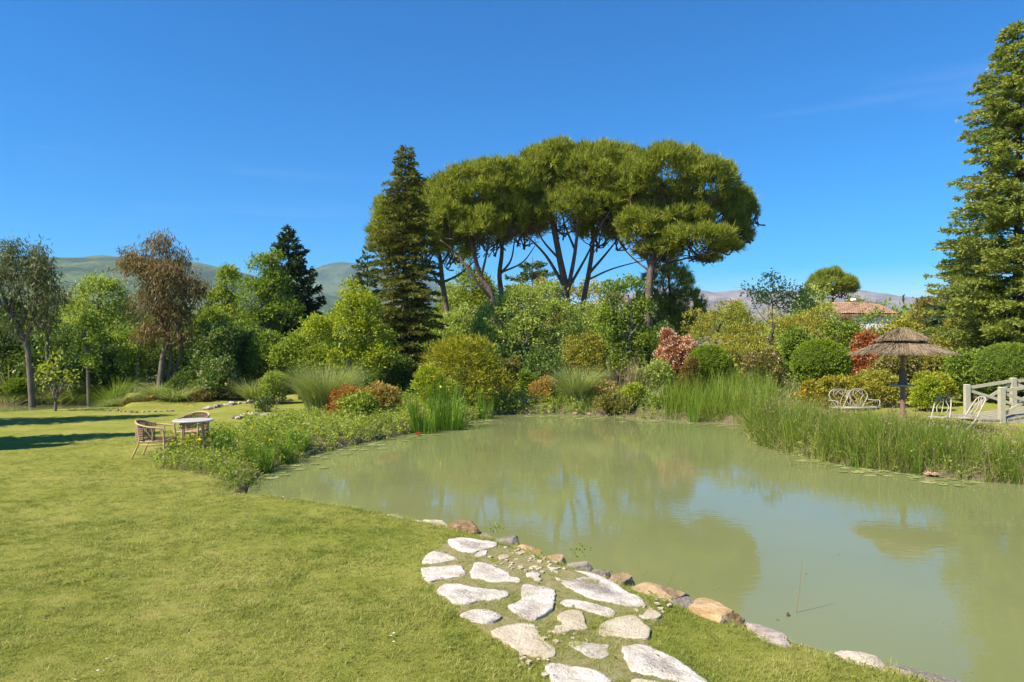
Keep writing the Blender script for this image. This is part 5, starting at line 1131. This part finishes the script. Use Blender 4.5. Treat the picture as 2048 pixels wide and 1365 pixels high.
def daisies():
    mb = MB(); lathe(mb, [(.001, .022), (.004, .021), (.005, .018)], (0, 0, 0), 6); cen = mb
    me = MB(); k = 9; a = np.linspace(0, 2 * PI, k, endpoint=False)
    for q in a:
        d = np.array([math.cos(q), math.sin(q), .15]); s_ = np.array([-math.sin(q), math.cos(q), 0]) * .0035; c = np.array([0, 0, .017]); me.add([c, c + d * .008 + s_, c + d * .014, c + d * .008 - s_], [[0, 1, 2, 3]])
    pm = mesh('petals', np.concatenate(me.V), [np.concatenate(me.Q)], LM['white_petal'], {'rnd': np.full(sum(map(len, me.V)), .7)}); cm = mesh('flower_centre', np.concatenate(cen.V), [np.concatenate(cen.Q)], LM['yellow_petal'], {'rnd': np.full(sum(map(len, cen.V)), .5)})
    for px, py in [(782, 1269), (789, 1264), (788, 1280), (217, 1314), (232, 1309), (199, 1338), (1076, 1313), (1095, 1314), (567, 992), (572, 995), (571, 999)]:
        q = W0(px, py, .25); root = empty('daisy', (q[0], q[1], ground(q) + .012)); root.scale = (.85,) * 3; root.rotation_euler = (rng.normal() * .15 - .1, 0, rng.uniform(0, 6)); tag(root, 'tiny white daisy in the mown lawn', 'flower', 'daisies in the lawn'); link('petals', pm, root); link('flower_centre', cm, root)
daisies()
# weeds between bank stones, stick in the pond
for lab, px, py, top in (('little weed sprouting behind the flat grey stone', 990, 1061, 1048), ('leafy weed on the lumpy grey boulder', 1160, 1110, 1090)):
    q = W0(px, py, .25); Y = q[1] + .1; root = empty('weed', (q[0], Y, .2)); tag(root, lab, 'weed'); mb = MB(); h = CAMZ - (top - HY) * Y / F - .2; k = 5; P = np.column_stack([q[0] + rng.normal(size=k) * .03, np.full(k, Y), np.full(k, .2)]); blades(mb, P, h * rng.uniform(.7, 1.1, k), .006, .4, .3, 3)
    k = 36; t = rng.uniform(.2, 1, k); kites(mb, np.column_stack([q[0] + rng.normal(size=k) * .05, Y + rng.normal(size=k) * .04, .2 + h * t]), unit(rng.normal(size=(k, 3))), .03, .016, rng.uniform(size=k)); mb.build('leaves', LM['mid_leaf'], root)
mb = MB(); a = W0(1588, 1224); b = AT(1602, 1118, a[1]); tube(mb, smoothpath([(a[0], a[1], -.3), (a[0] + .01, a[1], 0), (a[0] * .5 + b[0] * .5 + .012, a[1], b[2] / 2), b], 5), [.004, .0035, .002], 6)
tag(mb.build('stick', LM['dry_stem'], None, loc=(a[0], a[1], 0)), 'thin straight reed stick standing upright in the pond', 'stick')
a = W0(1574, 1231)
mb = MB(); V, T3 = ICO2; mb.add(V * [.014, .012, .024] + [a[0], a[1], .012], T=T3); tag(mb.build('water_bud', M_darkbark, None, True, loc=(a[0], a[1], 0)), 'small dark bud poking out of the pond left of the stick', 'plant bud')

# ------------------------------------------------------------------ rattan chairs and table
def xf(P, o, yaw):
    P = np.asarray(P, float); c, s = math.cos(yaw), math.sin(yaw); return np.column_stack([P[:, 0] * c - P[:, 1] * s, P[:, 0] * s + P[:, 1] * c, P[:, 2]]) + np.array(o)
def rattan_chair(label, X, Y, yaw):
    z = ground(np.array([X, Y])); o = (X, Y, z); root = empty('rattan_chair', o); tag(root, label, 'chair', 'rattan armchairs on the lawn')
    T = lambda mb, P, r, s=8: tube(mb, xf(smoothpath(P, 6), o, yaw), r, s)
    # x forward; hoop is backrest rim running down into the two arms and front legs
    hoop = [(.30, -.27, .0), (.28, -.27, .34), (.26, -.27, .55), (.18, -.28, .615), (-.02, -.28, .635), (-.22, -.25, .68), (-.33, -.13, .725), (-.36, 0, .735), (-.33, .13, .725), (-.22, .25, .68), (-.02, .28, .635), (.18, .28, .615), (.26, .27, .55), (.28, .27, .34), (.30, .27, .0)]
    mb = MB(); T(mb, hoop, .019); mb.build('arm_hoop', M_rattan, root, True)
    for s in (-1, 1):
        mb = MB(); T(mb, [(-.36, s * .24, -.0), (-.27, s * .225, .2), (-.22, s * .22, .36), (-.24, s * .22, .55), (-.27, s * .2, .7)], .018); mb.build('leg', M_rattan, root, True)
        mb = MB(); T(mb, [(.05, s * .25, .37), (.06, s * .27, .5), (.05, s * .28, .62)], .013, 6); T(mb, [(.05, s * .25, .40), (-.02, s * .265, .50), (-.12, s * .27, .64)], .010, 6); mb.build('arm_strut', M_rattan, root, True)
    mb = MB(); T(mb, [(.27, -.26, .36), (.27, .26, .36)], .016, 6); T(mb, [(-.22, -.22, .34), (-.22, .22, .34)], .014, 6)
    for s in (-1, 1): T(mb, [(.29, s * .26, .28), (-.25, s * .22, .28)], .012, 6); T(mb, [(.28, s * .26, .355), (-.22, s * .22, .345)], .015, 6)
    mb.build('seat_frame', M_rattan, root, True)
    # woven seat: rows of strips, over and under
    mb = MB(); n_ = 22
    for i in range(n_):
        x = -.22 + .49 * (i + .5) / n_; w = .225 + .035 * (x + .22) / .49; t = np.linspace(-1, 1, 14); P = np.column_stack([np.full(14, x), t * w, .375 + .005 * (-1.) ** (np.arange(14) + i) - .012 * (1 - t ** 2)]); tube(mb, xf(P, o, yaw), .0115, 4)
    mb.build('seat', M_weave, root)
    mb = MB(); m_ = 23
    for i in range(m_):
        a = PI * (.5 + (i + .5) / m_) ; cx, cy = -.10 + .25 * math.cos(a), .265 * math.sin(a)
        zt = .725 - .05 * abs(math.sin(a)) ** 2; P = [(cx * .9 - .02, cy * .88, .38), (cx - .01, cy * .95, .55), (cx, cy, zt)]; tube(mb, xf(P, o, yaw), .010, 4)
    for zz in np.linspace(.42, .70, 9):
        a = np.linspace(.52 * PI, 1.48 * PI, 20); P = np.column_stack([-.10 + .25 * np.cos(a) - .01 + .005 * (-1.) ** np.arange(20), .258 * np.sin(a), zz - .03 * np.sin(a) ** 2]); tube(mb, xf(P, o, yaw), .009, 4)
    mb.build('backrest', M_weave, root)
q = W0(312, 913, .22); rattan_chair('empty rattan armchair standing side on, left of the white table', q[0], q[1], 0.06)
rattan_chair('rattan armchair behind the white round table, facing the camera', (387 - CX) / F * 15.3, 15.3, -PI / 2 - .1)
X, Y = (387 - CX) / F * 14.4, 14.4; z = ground(np.array([X, Y])); root = empty('garden_table', (X, Y, z)); tag(root, 'round white garden table on cane legs beside the rattan chairs', 'table')
mb = MB(); lathe(mb, [(.001, .675), (.37, .675), (.39, .682), (.395, .697), (.385, .708), (.001, .710)], (X, Y, z), 40); mb.build('table_top', M_tabletop, root, False)
for k in range(4):
    a = PI / 4 + k * PI / 2 + .35; mb = MB(); tube(mb, smoothpath([(X + .31 * math.cos(a), Y + .31 * math.sin(a), z), (X + .27 * math.cos(a), Y + .27 * math.sin(a), z + .4), (X + .25 * math.cos(a), Y + .25 * math.sin(a), z + .68)], 4), .019, 8); mb.build('leg', M_rattan, root, True)
mb = MB(); a = np.linspace(0, 2 * PI, 25)[:-1]; tube(mb, np.column_stack([X + .25 * np.cos(a), Y + .25 * np.sin(a), np.full(24, z + .62)]), .014, 6, closed=True); mb.build('apron_ring', M_rattan, root, True)

# ------------------------------------------------------------------ thatched parasol
def parasol():
    Y = 17.4; sc = Y / F; X = (1805 - CX) * sc; gz = ground(np.array([X, Y])); H = lambda py: CAMZ - (py - HY) * sc
    root = empty('thatched_parasol', (X, Y, gz)); tag(root, 'thatched straw parasol on a red brown pole in the long grass', 'parasol')
    za, zr, z1 = H(660), H(708), H(684); R_ = 90 * sc; R1 = 44 * sc
    def cone(name, R0, z0, Rt, zt, n_, L, sag):
        mb = MB(); th = np.linspace(0, 2 * PI, 49)[:-1]; rings = [(0.02, 0), (.35, .2), (.7, .58), (1., 1.)]; V = []
        for f, g in rings: V.append(np.column_stack([X + (Rt + (R0 - Rt) * f) * np.cos(th), Y + (Rt + (R0 - Rt) * f) * np.sin(th), np.full(48, zt + (z0 - zt) * (g * sag + f * (1 - sag)))]))
        V = np.concatenate(V); i = np.arange(3)[:, None]; j = np.arange(48)[None]; mb.add(V, np.stack([i * 48 + j, i * 48 + (j + 1) % 48, (i + 1) * 48 + (j + 1) % 48, (i + 1) * 48 + j], -1).reshape(-1, 4), rnd=np.full(len(V), .3))
        a = rng.uniform(0, 2 * PI, n_); f = np.sqrt(rng.uniform(0, 1, n_)); f = np.maximum(f, .03) * .99; fe = np.minimum(f + L / (R0 - Rt + .01), 1.05 + .03 * rng.normal(size=n_) + .05 * np.sin(a * 7 + 1) * np.sin(a * 3))
        pos = lambda f: np.column_stack([X + (Rt + (R0 - Rt) * f) * np.cos(a), Y + (Rt + (R0 - Rt) * f) * np.sin(a), zt + (z0 - zt) * (np.interp(f, [0, .35, .7, 1, 1.2], [0, .2, .58, 1, 1.35]) * sag + f * (1 - sag)) + .012 + rng.uniform(0, .03, n_)])
        p0 = pos(f); a = a + rng.normal(size=n_) * .03 / (f + .3); p1 = pos(fe); p1[:, 2] -= rng.uniform(0, .035, n_); d = p1 - p0; Ld = np.linalg.norm(d, axis=1)
        tris(mb, p0, unit(d), Ld, .014, rng.uniform(size=n_)); return mb.build(name, LM['thatch'], root)
    cone('thatch_canopy', R_, zr, .02, za - .17, 7500, .42, .22); cone('thatch_cap', R1 * 1.12, z1 + .03, .01, za + .045, 2600, .3, .3)
    mb = MB(); tube(mb, [(X, Y, H(770)), (X, Y, za)], .045 * 1.1, 12); mb.build('pole', M_pole, root, True)
    mb = MB(); lathe(mb, [(.052, H(738)), (.075, H(742)), (.085, H(762)), (.12, H(770))], (X, Y, 0), 16); mb.build('pole_socket', M_steel, root, True)
    zz = H(772); mb = MB(); lathe(mb, [(.05, zz + .03), (.26, zz + .03), (.28, zz + .015), (.27, zz - .01), (.05, zz - .012)], (X, Y, 0), 28); mb.build('collar_table', M_metal, root)
    mb = MB(); lathe(mb, [(.06, zz - .012), (.06, zz - .3), (.07, gz + .2), (.13, gz + .05), (.15, gz - .05)], (X, Y, 0), 20); mb.build('pedestal', M_pole, root, True)
    mb = MB()
    for k in range(10):
        a = k * 2 * PI / 10; tube(mb, [(X, Y, za - .16), (X + R_ * .93 * math.cos(a), Y + R_ * .93 * math.sin(a), zr - .015)], .012, 5)
    mb.build('ribs', M_pole, root)
parasol()

# ------------------------------------------------------------------ iron bench and chairs
def spiral(c, r0, turns, start, sgn, n_=18):
    t = np.linspace(0, 1, n_); r = r0 * (1 - .75 * t); a = start + sgn * turns * 2 * PI * t; return np.column_stack([np.zeros(n_), c[0] + r * np.cos(a), c[1] + r * np.sin(a)])
def heart(y0, w, h):
    """balloon back outline in the y,z plane, open at the bottom"""
    return [(0, y0 - w * .18, 0), (0, y0 - w * .30, h * .22), (0, y0 - w * .50, h * .55), (0, y0 - w * .47, h * .80), (0, y0 - w * .25, h * .98), (0, y0, h * 1.0), (0, y0 + w * .25, h * .98), (0, y0 + w * .47, h * .80), (0, y0 + w * .50, h * .55), (0, y0 + w * .30, h * .22), (0, y0 + w * .18, 0)]
def iron_seat(name, label, cat, X, Y, yaw, width, hearts, seat_h=.45, back_h=.48, tilt=.18, group=None):
    z = ground(np.array([X, Y])); o = (X, Y, z); root = empty(name, o); tag(root, label, cat, group); r = .012
    def T(mb, P, rr=r, s=6, sm=4): tube(mb, xf(smoothpath(P, sm), o, yaw), rr, s)
    def back(P): P = np.array(P, float); return np.column_stack([-.2 - P[:, 2] * tilt + P[:, 0], P[:, 1], seat_h + P[:, 2]])
    mb = MB(); hw = width / hearts
    for k in range(hearts):
        y0 = -width / 2 + hw * (k + .5); T(mb, back(heart(y0, hw * .92, back_h)), r * 1.15)
        for s in (-1, 1):
            T(mb, back(spiral((y0 + s * hw * .14, back_h * .80), hw * .14, 1.1, PI / 2 - s * PI / 2 + PI, -s)), r * .8, 5, 2)
            T(mb, back([(0, y0 + s * .02, back_h * .05), (0, y0 + s * hw * .1, back_h * .4), (0, y0 + s * hw * .28, back_h * .72)]), r * .7, 5)
    if hearts > 1:
        for s in (-1, 1): T(mb, back(spiral((s * hw * .09, back_h * .84), hw * .09, 1.0, PI / 2 - s * PI / 2 + PI, -s)), r * .8, 5, 2); T(mb, back([(0, s * hw * .02, .03), (0, s * hw * .12, back_h * .5), (0, 0, back_h * .9)]), r * .7, 5)
    mb.build('backrest', M_metal, root, True)
    mb = MB(); n_ = 15
    outl = [(-.2, -width / 2), (.1, -width / 2 * 1.02), (.2, -width / 2 * .8), (.23, 0), (.2, width / 2 * .8), (.1, width / 2 * 1.02), (-.2, width / 2)]
    T(mb, [(a, b, seat_h) for a, b in outl] + [(-.2, -width / 2, seat_h)], r * 1.2)
    for i in range(n_):
        x = -.19 + .40 * i / (n_ - 1); w = width / 2 * (1.0 if x < .1 else 1 - .9 * (x - .1)); box_c = xf([(x, 0, seat_h + .004)], o, yaw)[0]; box(mb, box_c, (.02, 2 * w * .96, .006), yaw)
    mb.build('seat', M_metal, root, True)
    for s in (-1, 1):
        mb = MB(); T(mb, [(.2, s * width / 2 * .85, seat_h), (.23, s * width / 2 * .9, seat_h * .6), (.27, s * width / 2, .0)]); mb.build('leg', M_metal, root, True)
        mb = MB(); T(mb, [(-.2, s * width / 2 * .95, seat_h), (-.24, s * width / 2, seat_h * .5), (-.33, s * width / 2, 0)]); mb.build('leg', M_metal, root, True)
        mb = MB(); T(mb, [(-.26, s * width / 2 * .98, seat_h + back_h * .42), (-.1, s * width / 2 * 1.12, seat_h + back_h * .38), (.1, s * width / 2 * 1.12, seat_h + back_h * .42), (.2, s * width / 2 * 1.05, seat_h + back_h * .3), (.18, s * width / 2, seat_h)]); mb.build('armrest', M_metal, root, True)
    return root
iron_seat('garden_bench', 'cream iron garden bench with two heart shaped back loops', 'bench', (1708 - CX) / F * 19.0, 19.0, -PI / 2 + .15, 1.18, 2)
# folding bistro chairs with crossed curved legs
def folding_chair(label, X, Y, yaw, arc=True):
    z = ground(np.array([X, Y])); o = (X, Y, z); root = empty('folding_chair', o); tag(root, label, 'chair', 'cream iron folding chairs by the footbridge')
    for s in (-1, 1):
        mb = MB(); tube(mb, xf(smoothpath([(-.36, s * .19, 0), (-.12, s * .19, .22), (.08, s * .19, .42), (.22, s * .18, .66), (.36, s * .15, .88)], 5), o, yaw), .016, 7); mb.build('leg', M_metal, root, True)
        mb = MB(); tube(mb, xf(smoothpath([(.24, s * .165, 0), (.06, s * .165, .22), (-.14, s * .165, .40), (-.22, s * .165, .45)], 5), o, yaw), .014, 7); mb.build('leg', M_metal, root, True)
    mb = MB(); P = [(.36, -.15, .88), (.38, -.08, .92), (.385, 0, .93), (.38, .08, .92), (.36, .15, .88)]; tube(mb, xf(smoothpath(P, 4), o, yaw), .016, 7)
    for y in (-.09, 0, .09): tube(mb, xf(smoothpath([(.16, y, .52), (.26, y * 1.4, .66), (.32, y * .6, .80), (.37, y, .91)], 4), o, yaw), .010, 5)
    mb.build('backrest', M_metal, root, True)
    mb = MB()
    for i in range(9): x = -.24 + .045 * i; box(mb, xf([(x, 0, .45 - .01 * i / 9)], o, yaw)[0], (.034, .36, .016), yaw)
    mb.build('seat', M_metal, root)
folding_chair('cream folding chair seen from the side, nearest to the footbridge', (1932 - CX) / F * 16.3, 16.3, .05)
folding_chair('cream folding chair half hidden in grass, between parasol and side on chair', (1878 - CX) / F * 16.6, 16.6, .75)

# ------------------------------------------------------------------ footbridge
def footbridge():
    x0 = 13.72; yN, yF = 19.7, 21.2; span = 7.0; zb = .38
    arch = lambda x: zb + .34 * math.sin(max(0, min(1, (x - x0) / span)) * PI)
    root = empty('footbridge', (x0, 20.4, .35)); tag(root, 'sage green wooden footbridge with crossed railings at the right edge', 'footbridge')
    n_ = 44
    for i in range(n_):
        xa = x0 - .55 + (span + 1) * i / n_; mb = MB(); zz = arch(xa); sl_ = (arch(xa + .05) - arch(xa - .05)) / .1
        box(mb, (xa + .075, (yN + yF) / 2, zz - .02), (.145, yF - yN + .1, .04), 0, (0, -math.atan(sl_), 0)); mb.build('plank', M_deck, root)
    for yy in (yN, yF):
        mb = MB(); xs = np.linspace(x0 - .6, x0 + span, 22)
        for a, b in zip(xs[:-1], xs[1:]): beam(mb, (a, yy, arch(a) - .13), (b + .003, yy, arch(b) - .13), .07, .16)
        mb.build('beam', M_sage, root)
        px_ = [x0 + .05 + .02 * k + 1.38 * k for k in range(5)]; px_ = [p + (.78 if yy == yN else 0) * 0 for p in px_]
        for p in px_:
            mb = MB(); zt = arch(p) + .86; box(mb, (p, yy, (zt + arch(p) - .25) / 2), (.14, .13, zt - arch(p) + .25)); 
            V = np.array([[-.08, -.07, 0], [.08, -.07, 0], [.08, .07, 0], [-.08, .07, 0], [-.05, -.045, .035], [.05, -.045, .035], [.05, .045, .035], [-.05, .045, .035]]) + [p, yy, zt]; mb.add(V, [[4, 5, 6, 7], [0, 1, 5, 4], [1, 2, 6, 5], [2, 3, 7, 6], [3, 0, 4, 7]]); mb.build('post', M_sage, root)
        for a, b in zip(px_[:-1], px_[1:]):
            mb = MB(); beam(mb, (a + .08, yy, arch(a) + .79), (b - .08, yy, arch(b) + .79), .06, .09); mb.build('handrail', M_sage, root)
            mb = MB(); beam(mb, (a + .085, yy - .012, arch(a) + .70), (b - .085, yy - .012, arch(b) + .12), .035, .085); mb.build('brace', M_sage, root)
            mb = MB(); beam(mb, (a + .085, yy + .028, arch(a) + .12), (b - .085, yy + .028, arch(b) + .70), .035, .085); mb.build('brace', M_sage, root)
footbridge()

# ------------------------------------------------------------------ house and far house
def house():
    Y = 56; sc = Y / F; X0 = (1674 - CX) * sc; X1 = (1800 - CX) * sc; zr = CAMZ - (603 - HY) * sc; ze = CAMZ - (629 - HY) * sc; D = 3.6; g = ground(np.array([(X0 + X1) / 2, Y]))
    root = empty('house', ((X0 + X1) / 2, Y + D / 2, g)); tag(root, 'white rendered house with a terracotta tiled roof showing above the hedge', 'house')
    mb = MB(); box(mb, ((X0 + X1) / 2, Y + D, (g + ze) / 2), (X1 - X0 - .3, 2 * D - .6, ze - g))
    a = np.array([[X0 + .15, Y + .3, ze], [X0 + .15, Y + 2 * D - .3, ze], [X0 + .15, Y + D, zr - .12], [X0 + .45, Y + .3, ze], [X0 + .45, Y + 2 * D - .3, ze], [X0 + .45, Y + D, zr - .12]]); mb.add(a, [[0, 3, 5, 2], [1, 2, 5, 4]], [[0, 2, 1], [3, 4, 5]]); mb.build('wall', M_wall, root)
    mb = MB()
    for s in (0, 1):
        y0, y1 = (Y, Y + D) if s == 0 else (Y + 2 * D, Y + D); a = np.array([[X0, y0, ze], [X1, y0, ze], [X1, y1, zr], [X0, y1, zr]]); b = a - [0, 0, .1]; mb.add(np.vstack([a, b]), [[0, 1, 2, 3], [7, 6, 5, 4], [0, 4, 5, 1], [1, 5, 6, 2], [2, 6, 7, 3], [3, 7, 4, 0]])
    mb.build('roof', M_tile, root)
    rf = MB(); n_ = 28; rows = 9
    for i in range(n_):
        x = X0 + (X1 - X0) * (i + .5) / n_
        for r_ in range(rows):
            t0 = r_ / rows; t1 = (r_ + 1.12) / rows; p0 = np.array([x + rng.normal() * .01, Y + D * t0 - .05, ze + (zr - ze) * t0 + .055 + rng.normal() * .008]); p1 = np.array([x, Y + D * min(t1, 1), ze + (zr - ze) * min(t1, 1) + .035]); th = np.linspace(0, PI, 6)
            V = np.concatenate([p + np.column_stack([.085 * rr * np.cos(th), np.zeros(6), .075 * rr * np.sin(th)]) for p, rr in ((p0, 1.1), (p1, .9))]); k = np.arange(5); rf.add(V, np.stack([k, k + 1, k + 7, k + 6], -1))
    o = rf.build('roof_tiles', M_tile, root); tag(o, kind='stuff')
    mb = MB(); tube(mb, [(X0 - .03, Y + D, zr + .04), (X1 + .03, Y + D, zr + .04)], .12, 10); mb.build('ridge_tiles', M_tile, root, True)
    root = empty('house', ((1476 - CX) / F * 300, 300, 1)); tag(root, 'tiny tan house with brown roof far off below the right hill range', 'house'); c = root.location; sc = 300 / F; X0 = c[0] - 8 * sc; X1 = c[0] + 9 * sc; ze = CAMZ - (602 - HY) * sc; zr = CAMZ - (598 - HY) * sc
    mb = MB(); box(mb, ((X0 + X1) / 2, 303, ze / 2), (X1 - X0 - .5, 5.4, ze)); mb.build('wall', M_tan, root)
    mb = MB(); a = np.array([[X0, 300, ze], [X1, 300, ze], [X1, 303, zr], [X0, 303, zr], [X0, 306, ze], [X1, 306, ze]]); mb.add(a, [[0, 1, 2, 3], [3, 2, 5, 4]], [[0, 3, 4], [1, 5, 2]]); mb.build('roof', M_tile, root)
    # pale twin floodlight on the roof ridge
    c = AT(1707, 600, 59); root = empty('floodlight', tuple(c)); tag(root, 'small white twin spotlight sticking up over the tiled roof', 'lamp'); mb = MB(); tube(mb, [c - [0, 0, .3], c], .03, 6); mb.build('bracket', M_wall, root)
    for s in (-1, 1): mb = MB(); tube(mb, [c + [s * .05, 0, 0], c + [s * .18, -.15, .02]], [.06, .13], 10); mb.build('lamp_head', M_wall, root)
house()

# ------------------------------------------------------------------ haze
def haze():
    mb = MB(); box(mb, (0, 3200, 255), (14000, 8200, 520)); m = bpy.data.materials.new('haze_air'); m.use_nodes = True; t = m.node_tree; t.nodes.clear()
    o = t.nodes.new('ShaderNodeOutputMaterial'); v = t.nodes.new('ShaderNodeVolumePrincipled'); v.inputs['Density'].default_value = 1.15e-4; v.inputs['Color'].default_value = (.55, .72, 1, 1); t.links.new(v.outputs[0], o.inputs['Volume'])
    tag(mb.build('haze', m, None), 'thin blue haze in the air', kind='stuff')
HAZE = True
if HAZE: haze()
